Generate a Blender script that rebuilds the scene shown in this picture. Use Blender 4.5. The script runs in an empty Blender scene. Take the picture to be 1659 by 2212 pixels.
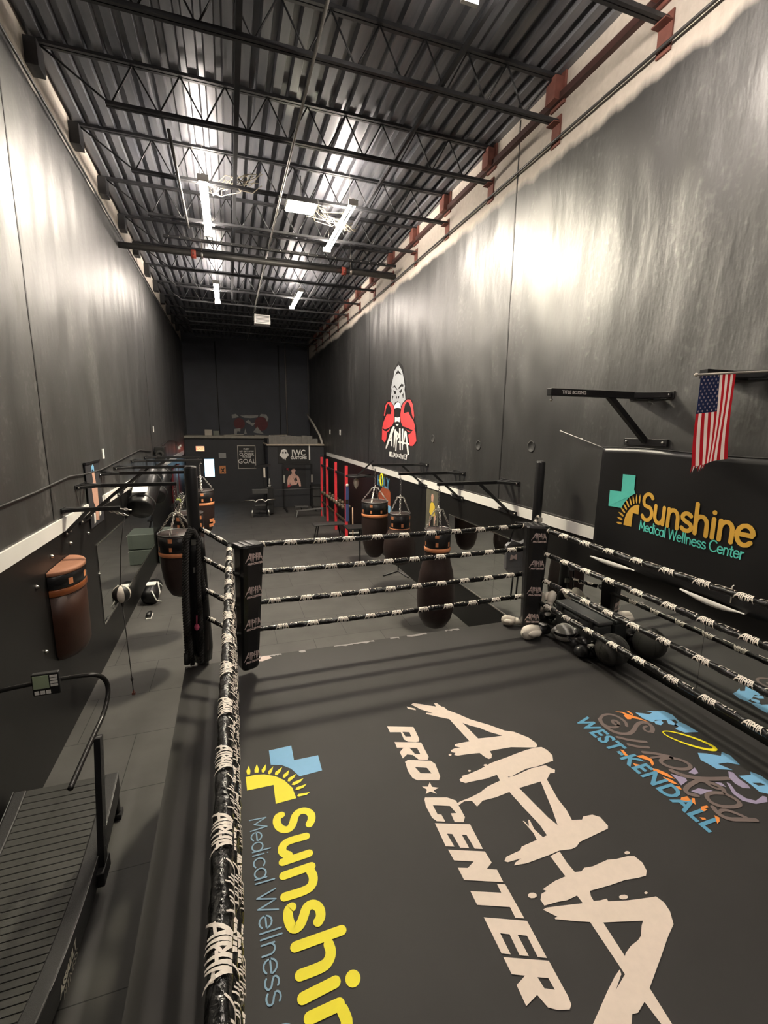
import bpy, bmesh, math, random
from mathutils import Vector, Matrix, Euler
from mathutils.geometry import tessellate_polygon
random.seed(7)
PI = math.pi
S = bpy.context.scene
COL = S.collection
# ------------------------------------------------------------------ camera, world, exposure, lamps
LW, RW, CZ = -1.97, 4.08, 1.15            # left wall, right wall, ring canvas height (m)
YAW, PITCH, ROLL, F = 0.326383, -0.185429, 0.0131919, 979.64
cy_, sy_, cp_, sp_ = math.cos(YAW), math.sin(YAW), math.cos(PITCH), math.sin(PITCH)
fw = Vector((sy_*cp_, cy_*cp_, sp_)); rt = Vector((cy_, -sy_, 0)); up = rt.cross(fw)
c_, s_ = math.cos(ROLL), math.sin(ROLL)
rt2 = c_*rt + s_*up; up2 = -s_*rt + c_*up
cam_d = bpy.data.cameras.new('camera'); cam = bpy.data.objects.new('camera', cam_d); COL.objects.link(cam)
cam_d.sensor_fit = 'VERTICAL'; cam_d.sensor_height = 36.0; cam_d.sensor_width = 27.0
cam_d.lens = F*36.0/2212.0
cam_d.clip_start = 0.05; cam_d.clip_end = 100
cam.matrix_world = Matrix(((rt2.x, up2.x, -fw.x, 0.0), (rt2.y, up2.y, -fw.y, 0.0), (rt2.z, up2.z, -fw.z, 3.65), (0, 0, 0, 1)))
S.camera = cam
W = bpy.data.worlds.new('world'); S.world = W; W.use_nodes = True
W.node_tree.nodes['Background'].inputs[0].default_value = (0.5, 0.6, 0.8, 1)
W.node_tree.nodes['Background'].inputs[1].default_value = 0.02
S.view_settings.view_transform = 'Standard'; S.view_settings.look = 'None'
S.view_settings.gamma = 1; S.view_settings.use_curve_mapping = False
S.view_settings.exposure = 1.85
TUBE_W, TUBE_COL = 62.0, (1.0, 0.885, 0.775)
FLOOD_W = 250.0

# ------------------------------------------------------------------ materials
MATS = {}
def mat(name, col, rough=0.6, metal=0.0, var=0.12, scale=6.0, bump=0.0, bscale=30.0, spec=0.5, emit=None, estr=0.0, coat=0.0):
    if name in MATS: return MATS[name]
    m = bpy.data.materials.new(name); m.use_nodes = True; nt = m.node_tree; N = nt.nodes; L = nt.links
    b = N['Principled BSDF']
    b.inputs['Roughness'].default_value = rough; b.inputs['Metallic'].default_value = metal
    b.inputs['Specular IOR Level'].default_value = spec; b.inputs['Coat Weight'].default_value = coat
    tc = N.new('ShaderNodeTexCoord')
    nz = N.new('ShaderNodeTexNoise'); nz.inputs['Scale'].default_value = scale; nz.inputs['Detail'].default_value = 4
    L.new(tc.outputs['Object'], nz.inputs['Vector'])
    mx = N.new('ShaderNodeMixRGB')
    mx.inputs[1].default_value = tuple(c*(1-var) for c in col)+(1,); mx.inputs[2].default_value = tuple(min(1, c*(1+var)) for c in col)+(1,)
    L.new(nz.outputs['Fac'], mx.inputs[0]); L.new(mx.outputs[0], b.inputs['Base Color'])
    if bump:
        n2 = N.new('ShaderNodeTexNoise'); n2.inputs['Scale'].default_value = bscale; n2.inputs['Detail'].default_value = 3
        bp = N.new('ShaderNodeBump'); bp.inputs['Strength'].default_value = bump; bp.inputs['Distance'].default_value = 0.01
        L.new(tc.outputs['Object'], n2.inputs['Vector']); L.new(n2.outputs['Fac'], bp.inputs['Height']); L.new(bp.outputs[0], b.inputs['Normal'])
    if emit:
        b.inputs['Emission Color'].default_value = emit+(1,); b.inputs['Emission Strength'].default_value = estr
    MATS[name] = m; return m
def lin(r, g, b):
    f = lambda v: ((v/255+0.055)/1.055)**2.4 if v > 10 else v/255/12.92
    return (f(r), f(g), f(b))

M_blk = mat('black_metal', (0.012, 0.012, 0.013), 0.38, 0.0, 0.2)
M_blkp = mat('black_plastic', (0.014, 0.014, 0.014), 0.45, 0, 0.2)
M_rub = mat('black_rubber', (0.02, 0.02, 0.02), 0.75, 0, 0.25, 20)
M_steel = mat('bright_steel', (0.62, 0.60, 0.56), 0.28, 1.0, 0.08)
M_grey = mat('grey_metal', (0.16, 0.16, 0.16), 0.4, 0.6, 0.15)
M_white = mat('white_paint', (0.86, 0.84, 0.80), 0.5, 0, 0.06, 3)
M_offw = mat('white_leather', (0.72, 0.66, 0.58), 0.45, 0, 0.08, 12)
M_red = mat('red_paint', lin(225, 60, 70), 0.45, 0, 0.08)
M_leather = mat('dark_brown_leather', (0.026, 0.014, 0.012), 0.5, 0, 0.3, 14, 0.15, 60)
M_brown = mat('tan_brown_leather', (0.042, 0.015, 0.008), 0.45, 0, 0.25, 7, 0.1, 50)
M_orange = mat('orange_leather', (0.70, 0.27, 0.12), 0.5, 0, 0.2, 9)
M_cord = mat('black_cord', (0.030, 0.028, 0.027), 0.6, 0, 0.3, 60)
M_vinyl = mat('black_vinyl', (0.010, 0.010, 0.011), 0.32, 0, 0.2, 8, 0.2, 25)
M_print = mat('cream_print', lin(250, 240, 228), 0.5, 0, 0.05, 25)
M_padprint = mat('pale_pink_print', lin(215, 195, 190), 0.6, 0, 0.05, 25)
M_rust = mat('rusty_primer_steel', (0.17, 0.060, 0.045), 0.7, 0, 0.35, 15)
M_joist = mat('painted_joist_steel', (0.032, 0.033, 0.036), 0.42, 0.2, 0.3, 10)
M_pipe = mat('painted_pipe_steel', (0.07, 0.068, 0.066), 0.4, 0.4, 0.3, 10)
M_blue = mat('sky_blue_print', lin(125, 185, 228), 0.6, 0, 0.05, 25)
M_yel = mat('yellow_print', lin(252, 238, 30), 0.6, 0, 0.04, 25)
M_gold = mat('gold_print', lin(228, 178, 70), 0.6, 0, 0.22, 5)
M_teal = mat('teal_print', lin(95, 215, 200), 0.6, 0, 0.05, 25)
M_ltblue = mat('pale_blue_print', lin(128, 165, 190), 0.6, 0, 0.05, 25)
M_midblue = mat('mid_blue_print', lin(95, 160, 195), 0.6, 0, 0.06, 25)
M_taupe = mat('taupe_print', lin(118, 104, 100), 0.65, 0, 0.08, 25)
M_orpr = mat('orange_print', lin(245, 150, 70), 0.6, 0, 0.05, 25)
M_lilac = mat('lilac_print', lin(165, 155, 185), 0.6, 0, 0.1, 25)
M_skin = mat('printed_skin_tone', lin(205, 160, 140), 0.6, 0, 0.15, 20)
M_crate = mat('grey_green_plastic', (0.10, 0.12, 0.105), 0.55, 0, 0.12)

def wall_material(name, zline, scuff, axis_len):
    """black gloss wall paint over concrete, bare concrete above zline"""
    m = bpy.data.materials.new(name); m.use_nodes = True; nt = m.node_tree; N = nt.nodes; L = nt.links
    b = N['Principled BSDF']
    tc = N.new('ShaderNodeTexCoord'); mp = N.new('ShaderNodeMapping'); L.new(tc.outputs['Object'], mp.inputs[0])
    mp.inputs['Scale'].default_value = (1, 1, 0.30)           # roller streaks run down the wall
    n1 = N.new('ShaderNodeTexNoise'); n1.inputs['Scale'].default_value = 1.6; n1.inputs['Detail'].default_value = 5; n1.inputs['Roughness'].default_value = 0.6
    L.new(mp.outputs[0], n1.inputs['Vector'])
    n2 = N.new('ShaderNodeTexNoise'); n2.inputs['Scale'].default_value = 0.9; n2.inputs['Detail'].default_value = 3; L.new(tc.outputs['Object'], n2.inputs['Vector'])
    n3 = N.new('ShaderNodeTexNoise'); n3.inputs['Scale'].default_value = 14; n3.inputs['Detail'].default_value = 6; L.new(tc.outputs['Object'], n3.inputs['Vector'])
    # paint colour: black with a few dusty scuffs
    cr = N.new('ShaderNodeValToRGB'); cr.color_ramp.elements[0].position = 0.62; cr.color_ramp.elements[1].position = 0.86
    cr.color_ramp.elements[0].color = (0.019, 0.0188, 0.0184, 1); cr.color_ramp.elements[1].color = (scuff, scuff*0.97, scuff*0.93, 1)
    add = N.new('ShaderNodeMath'); add.operation = 'MULTIPLY_ADD'; add.inputs[1].default_value = 0.55; L.new(n3.outputs['Fac'], add.inputs[0])
    m5 = N.new('ShaderNodeMath'); m5.operation = 'MULTIPLY'; m5.inputs[1].default_value = 0.55; L.new(n1.outputs['Fac'], m5.inputs[0]); L.new(m5.outputs[0], add.inputs[2])
    L.new(add.outputs[0], cr.inputs[0])
    # bare concrete above the paint line
    sx = N.new('ShaderNodeSeparateXYZ'); L.new(tc.outputs['Object'], sx.inputs[0])
    z = N.new('ShaderNodeMath'); z.operation = 'MULTIPLY_ADD'; z.inputs[1].default_value = 0.35; L.new(n1.outputs['Fac'], z.inputs[0]); L.new(sx.outputs['Z'], z.inputs[2])
    mr = N.new('ShaderNodeMapRange'); mr.inputs['From Min'].default_value = zline+0.12; mr.inputs['From Max'].default_value = zline+0.22
    L.new(z.outputs[0], mr.inputs[0])
    cc = N.new('ShaderNodeMixRGB'); cc.inputs[1].default_value = (0.42, 0.37, 0.31, 1); cc.inputs[2].default_value = (0.62, 0.56, 0.49, 1); L.new(n3.outputs['Fac'], cc.inputs[0])
    mx = N.new('ShaderNodeMixRGB'); L.new(mr.outputs[0], mx.inputs[0]); L.new(cr.outputs[0], mx.inputs[1]); L.new(cc.outputs[0], mx.inputs[2]); L.new(mx.outputs[0], b.inputs['Base Color'])
    rr = N.new('ShaderNodeMapRange'); rr.inputs['To Min'].default_value = 0.37; rr.inputs['To Max'].default_value = 0.53; b.inputs['Specular IOR Level'].default_value = 1.0; b.inputs['IOR'].default_value = axis_len; L.new(n1.outputs['Fac'], rr.inputs[0])
    rm = N.new('ShaderNodeMix'); rm.data_type = 'FLOAT'; L.new(mr.outputs[0], rm.inputs[0]); L.new(rr.outputs[0], rm.inputs[2]); rm.inputs[3].default_value = 0.85
    L.new(rm.outputs[0], b.inputs['Roughness'])
    bp = N.new('ShaderNodeBump'); bp.inputs['Strength'].default_value = 0.6; bp.inputs['Distance'].default_value = 0.045
    m6 = N.new('ShaderNodeMapping'); m6.inputs['Scale'].default_value = (1, 1, 0.45); L.new(tc.outputs['Object'], m6.inputs[0])
    n6 = N.new('ShaderNodeTexNoise'); n6.inputs['Scale'].default_value = 0.8; n6.inputs['Detail'].default_value = 2; L.new(m6.outputs[0], n6.inputs['Vector'])
    b6 = N.new('ShaderNodeBump'); b6.inputs['Strength'].default_value = 0.7; b6.inputs['Distance'].default_value = 0.20; L.new(n6.outputs['Fac'], b6.inputs['Height']); L.new(b6.outputs[0], bp.inputs['Normal'])
    ad = N.new('ShaderNodeMath'); ad.operation = 'MULTIPLY_ADD'; ad.inputs[1].default_value = 0.05; L.new(n3.outputs['Fac'], ad.inputs[0]); L.new(n1.outputs['Fac'], ad.inputs[2])
    L.new(ad.outputs[0], bp.inputs['Height']); L.new(bp.outputs[0], b.inputs['Normal'])
    return m
def floor_material():
    m = bpy.data.materials.new('rubber_floor_tiles'); m.use_nodes = True; nt = m.node_tree; N = nt.nodes; L = nt.links
    b = N['Principled BSDF']; tc = N.new('ShaderNodeTexCoord')
    br = N.new('ShaderNodeTexBrick'); br.offset = 0.5; br.inputs['Scale'].default_value = 1.0
    br.inputs['Brick Width'].default_value = 1.22; br.inputs['Row Height'].default_value = 0.92; br.inputs['Mortar Size'].default_value = 0.004
    br.inputs['Color1'].default_value = (0.078, 0.075, 0.071, 1); br.inputs['Color2'].default_value = (0.088, 0.085, 0.080, 1); br.inputs['Mortar'].default_value = (0.012, 0.012, 0.012, 1)
    L.new(tc.outputs['Object'], br.inputs['Vector'])
    n = N.new('ShaderNodeTexNoise'); n.inputs['Scale'].default_value = 2.2; n.inputs['Detail'].default_value = 6; L.new(tc.outputs['Object'], n.inputs['Vector'])
    mx = N.new('ShaderNodeMixRGB'); mx.blend_type = 'MULTIPLY'; mx.inputs[0].default_value = 0.6
    L.new(br.outputs[0], mx.inputs[1]); L.new(n.outputs['Fac'], mx.inputs[2])
    g = N.new('ShaderNodeMixRGB'); g.blend_type = 'ADD'; g.inputs[0].default_value = 0.25; L.new(mx.outputs[0], g.inputs[1]); L.new(mx.outputs[0], g.inputs[2]); L.new(g.outputs[0], b.inputs['Base Color'])
    b.inputs['Roughness'].default_value = 0.62
    return m
def canvas_material(name, c0, c1):
    m = bpy.data.materials.new(name); m.use_nodes = True; nt = m.node_tree; N = nt.nodes; L = nt.links
    b = N['Principled BSDF']; tc = N.new('ShaderNodeTexCoord')
    n = N.new('ShaderNodeTexNoise'); n.inputs['Scale'].default_value = 1.3; n.inputs['Detail'].default_value = 8; L.new(tc.outputs['Object'], n.inputs['Vector'])
    mx = N.new('ShaderNodeMixRGB'); mx.inputs[1].default_value = c0+(1,); mx.inputs[2].default_value = c1+(1,); L.new(n.outputs['Fac'], mx.inputs[0]); L.new(mx.outputs[0], b.inputs['Base Color'])
    w = N.new('ShaderNodeTexNoise'); w.inputs['Scale'].default_value = 0.9; L.new(tc.outputs['Object'], w.inputs['Vector'])
    bp = N.new('ShaderNodeBump'); bp.inputs['Strength'].default_value = 0.25; bp.inputs['Distance'].default_value = 0.03; L.new(w.outputs['Fac'], bp.inputs['Height']); L.new(bp.outputs[0], b.inputs['Normal'])
    b.inputs['Roughness'].default_value = 0.7
    return m
def deck_material():
    m = bpy.data.materials.new('ceiling_deck'); m.use_nodes = True; nt = m.node_tree; N = nt.nodes; L = nt.links
    b = N['Principled BSDF']; tc = N.new('ShaderNodeTexCoord'); mp = N.new('ShaderNodeMapping'); mp.inputs['Scale'].default_value = (6, 0.8, 6); L.new(tc.outputs['Object'], mp.inputs[0])
    n = N.new('ShaderNodeTexNoise'); n.inputs['Scale'].default_value = 1.2; n.inputs['Detail'].default_value = 6; L.new(mp.outputs[0], n.inputs['Vector'])
    mx = N.new('ShaderNodeMixRGB'); mx.inputs[1].default_value = (0.075, 0.085, 0.115, 1); mx.inputs[2].default_value = (0.30, 0.30, 0.31, 1); L.new(n.outputs['Fac'], mx.inputs[0]); L.new(mx.outputs[0], b.inputs['Base Color'])
    b.inputs['Roughness'].default_value = 0.38; b.inputs['Metallic'].default_value = 0.35
    return m
def mirror_material():
    m = bpy.data.materials.new('mirror_glass'); m.use_nodes = True; b = m.node_tree.nodes['Principled BSDF']
    b.inputs['Base Color'].default_value = (0.80, 0.82, 0.80, 1); b.inputs['Metallic'].default_value = 1; b.inputs['Roughness'].default_value = 0.015
    return m
M_mirror = mirror_material()
def cloth(name, col):
    m = mat(name, col, .8, 0, .06, 8); nt = m.node_tree; b = nt.nodes['Principled BSDF']; out = nt.nodes['Material Output']
    t = nt.nodes.new('ShaderNodeBsdfTranslucent'); t.inputs[0].default_value = col+(1,); x = nt.nodes.new('ShaderNodeMixShader'); x.inputs[0].default_value = 0.45
    nt.links.new(b.outputs[0], x.inputs[1]); nt.links.new(t.outputs[0], x.inputs[2]); nt.links.new(x.outputs[0], out.inputs[0]); return m

# ------------------------------------------------------------------ mesh helpers
class MB:
    def __init__(s): s.v = []; s.f = []; s.mi = []; s.sm = []; s.m = 0
    def add(s, vs, fs, smooth=False):
        o = len(s.v); s.v += [tuple(v) for v in vs]
        for f in fs: s.f.append(tuple(i+o for i in f)); s.mi.append(s.m); s.sm.append(smooth)
        return s
    def box(s, a, b):
        x0, y0, z0 = [min(p, q) for p, q in zip(a, b)]; x1, y1, z1 = [max(p, q) for p, q in zip(a, b)]
        return s.add([(x0,y0,z0),(x1,y0,z0),(x1,y1,z0),(x0,y1,z0),(x0,y0,z1),(x1,y0,z1),(x1,y1,z1),(x0,y1,z1)],
                     [(0,3,2,1),(4,5,6,7),(0,1,5,4),(1,2,6,5),(2,3,7,6),(3,0,4,7)])
    def bar(s, p, q, w, h=None, upv=(0, 0, 1)):
        h = h or w; p = Vector(p); q = Vector(q); d = (q-p).normalized(); u = Vector(upv)
        if abs(d.dot(u)) > 0.98: u = Vector((1, 0, 0))
        r = d.cross(u).normalized(); u = r.cross(d)
        vs = []
        for c in (p, q):
            for a, b in ((-1,-1),(1,-1),(1,1),(-1,1)): vs.append(c+r*a*w/2+u*b*h/2)
        return s.add(vs, [(0,1,2,3),(7,6,5,4),(0,4,5,1),(1,5,6,2),(2,6,7,3),(3,7,4,0)])
    def tube(s, pts, r, n=10, cap=True):
        pts = [Vector(p) for p in pts]; rs = r if isinstance(r, (list, tuple)) else [r]*len(pts)
        vs = []; fs = []; prev = None
        for i, p in enumerate(pts):
            d = (pts[min(i+1, len(pts)-1)]-pts[max(i-1, 0)]).normalized()
            if prev is None:
                u = Vector((0, 0, 1)) if abs(d.z) < 0.95 else Vector((1, 0, 0)); a = d.cross(u).normalized()
            else: a = (prev-d*prev.dot(d)).normalized()
            prev = a; b = d.cross(a)
            for k in range(n):
                t = 2*PI*k/n; vs.append(p+(a*math.cos(t)+b*math.sin(t))*rs[i])
        for i in range(len(pts)-1):
            for k in range(n): fs.append((i*n+k, i*n+(k+1)%n, (i+1)*n+(k+1)%n, (i+1)*n+k))
        if cap: fs.append(tuple(range(n))[::-1]); fs.append(tuple((len(pts)-1)*n+k for k in range(n)))
        return s.add(vs, fs, True)
    def lathe(s, prof, c=(0, 0, 0), n=28, axis='z', sx=1, sy=1):
        vs = []; fs = []
        for r, z in prof:
            for k in range(n):
                t = 2*PI*k/n; x, y = r*math.cos(t)*sx, r*math.sin(t)*sy
                v = (x, y, z) if axis == 'z' else ((z, x, y) if axis == 'x' else (x, z, y))
                vs.append((v[0]+c[0], v[1]+c[1], v[2]+c[2]))
        for i in range(len(prof)-1):
            for k in range(n): fs.append((i*n+k, i*n+(k+1)%n, (i+1)*n+(k+1)%n, (i+1)*n+k))
        fs.append(tuple(range(n))[::-1]); fs.append(tuple((len(prof)-1)*n+k for k in range(n)))
        return s.add(vs, fs, True)
    def ball(s, c, r, n=20, sx=1, sy=1, sz=1):
        m = n//2
        return s.lathe([(r*math.sin(PI*i/m)+1e-4, -r*sz*math.cos(PI*i/m)) for i in range(m+1)], c, n, 'z', sx, sy)
    out = None; k = 0
    def lifted(s, vs):
        """stack overlapping print layers a tenth of a millimetre apart"""
        if s.out is None: return vs
        s.k = (s.k+1) % 16; o = Vector(s.out)*s.k*1.3e-4
        return [tuple(Vector(v)+o) for v in vs]
    def flat(s, rings, fn):
        """polygon with holes (2-D rings) mapped to space by fn(u, v)"""
        tri = tessellate_polygon([[Vector((p[0], p[1], 0)) for p in r] for r in rings])
        pts = [p for r in rings for p in r]
        return s.add(s.lifted([fn(p[0], p[1]) for p in pts]), [tuple(t) for t in tri])
    def stroke(s, pts, w, fn, rnd=True, ws=None):
        pts = [Vector((p[0], p[1])) for p in pts]; n = len(pts)
        L = []; R = []; vs = []; fs = []
        for i, p in enumerate(pts):
            d = (pts[min(i+1, n-1)]-pts[max(i-1, 0)])
            if d.length < 1e-9: d = Vector((1, 0))
            d.normalize(); k = Vector((-d.y, d.x)); h = (ws[i] if ws else w)/2
            L.append(p+k*h); R.append(p-k*h)
            if rnd and i in (0, n-1):
                e = -1 if i == 0 else 1; base = 2*n+(7 if i else 0)
                cap_ = [p+k*h*math.cos(PI*j/8)+d*e*h*math.sin(PI*j/8) for j in range(1, 8)]
                vs += cap_; fs.append((i,)+tuple(base+j for j in range(7))+(n+i,))
        allv = L+R+vs; fs = [(i, n+i, n+i+1, i+1) for i in range(n-1)]+fs
        return s.add(s.lifted([fn(p.x, p.y) for p in allv]), fs)
    def build(s, name, mats, parent=None, bevel=0.0, sub=0):
        me = bpy.data.meshes.new(name); me.from_pydata(s.v, [], s.f)
        if not isinstance(mats, (list, tuple)): mats = [mats]
        for m in mats: me.materials.append(m)
        me.polygons.foreach_set('material_index', s.mi); me.polygons.foreach_set('use_smooth', s.sm); me.update()
        o = bpy.data.objects.new(name, me); COL.objects.link(o)
        if parent is not None: o.parent = parent
        if bevel:
            md = o.modifiers.new('bevel', 'BEVEL'); md.width = bevel; md.segments = 2; md.limit_method = 'ANGLE'
        if sub:
            md = o.modifiers.new('sub', 'SUBSURF'); md.levels = sub; md.render_levels = sub
        return o
def fix(o):
    """make normals point outward"""
    bm = bmesh.new(); bm.from_mesh(o.data); bmesh.ops.recalc_face_normals(bm, faces=bm.faces); bm.to_mesh(o.data); bm.free(); return o
def tag(o, label, cat, group=None, kind=None):
    if label: o['label'] = label
    if cat: o['category'] = cat
    if group: o['group'] = group
    if kind: o['kind'] = kind
    return o
def thing(name, loc, label, cat, group=None, rz=0):
    o = bpy.data.objects.new(name, None); COL.objects.link(o); o.location = loc; o.rotation_euler = (0, 0, rz); o.empty_display_size = 0.05
    return tag(o, label, cat, group)
def struct(o): o['kind'] = 'structure'; return o
def kids(o): return [c for c in bpy.data.objects if c.parent == o]
def dup(root, loc, label, rz=None):
    """copy of a thing with its parts and sub-parts"""
    def rec(o, par):
        c = o.copy(); COL.objects.link(c)
        if par is not None: c.parent = par
        for k in kids(o): rec(k, c)
        return c
    r = rec(root, None); r.location = loc; r['label'] = label
    if rz is not None: r.rotation_euler = (0, 0, rz)
    return r
def text_mesh(body, size, bold=0.0, shear=0.0, align='CENTER', xs=1.0, space=1.0):
    """lettering as 2-D triangles from Blender's built-in font"""
    cu = bpy.data.curves.new('t', 'FONT'); cu.body = body; cu.size = size; cu.offset = bold; cu.shear = shear; cu.align_x = align; cu.align_y = 'CENTER'
    cu.space_character = space; cu.resolution_u = 3
    ob = bpy.data.objects.new('t', cu); COL.objects.link(ob)
    dg = bpy.context.evaluated_depsgraph_get(); me = ob.evaluated_get(dg).to_mesh()
    v = [(p.co.x*xs, p.co.y) for p in me.vertices]; f = [tuple(p.vertices) for p in me.polygons]
    ob.evaluated_get(dg).to_mesh_clear(); bpy.data.objects.remove(ob); bpy.data.curves.remove(cu)
    return v, f
def put_text(mb, body, size, fn, **k):
    v, f = text_mesh(body, size, **k); mb.add([fn(a, b) for a, b in v], f)
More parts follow.
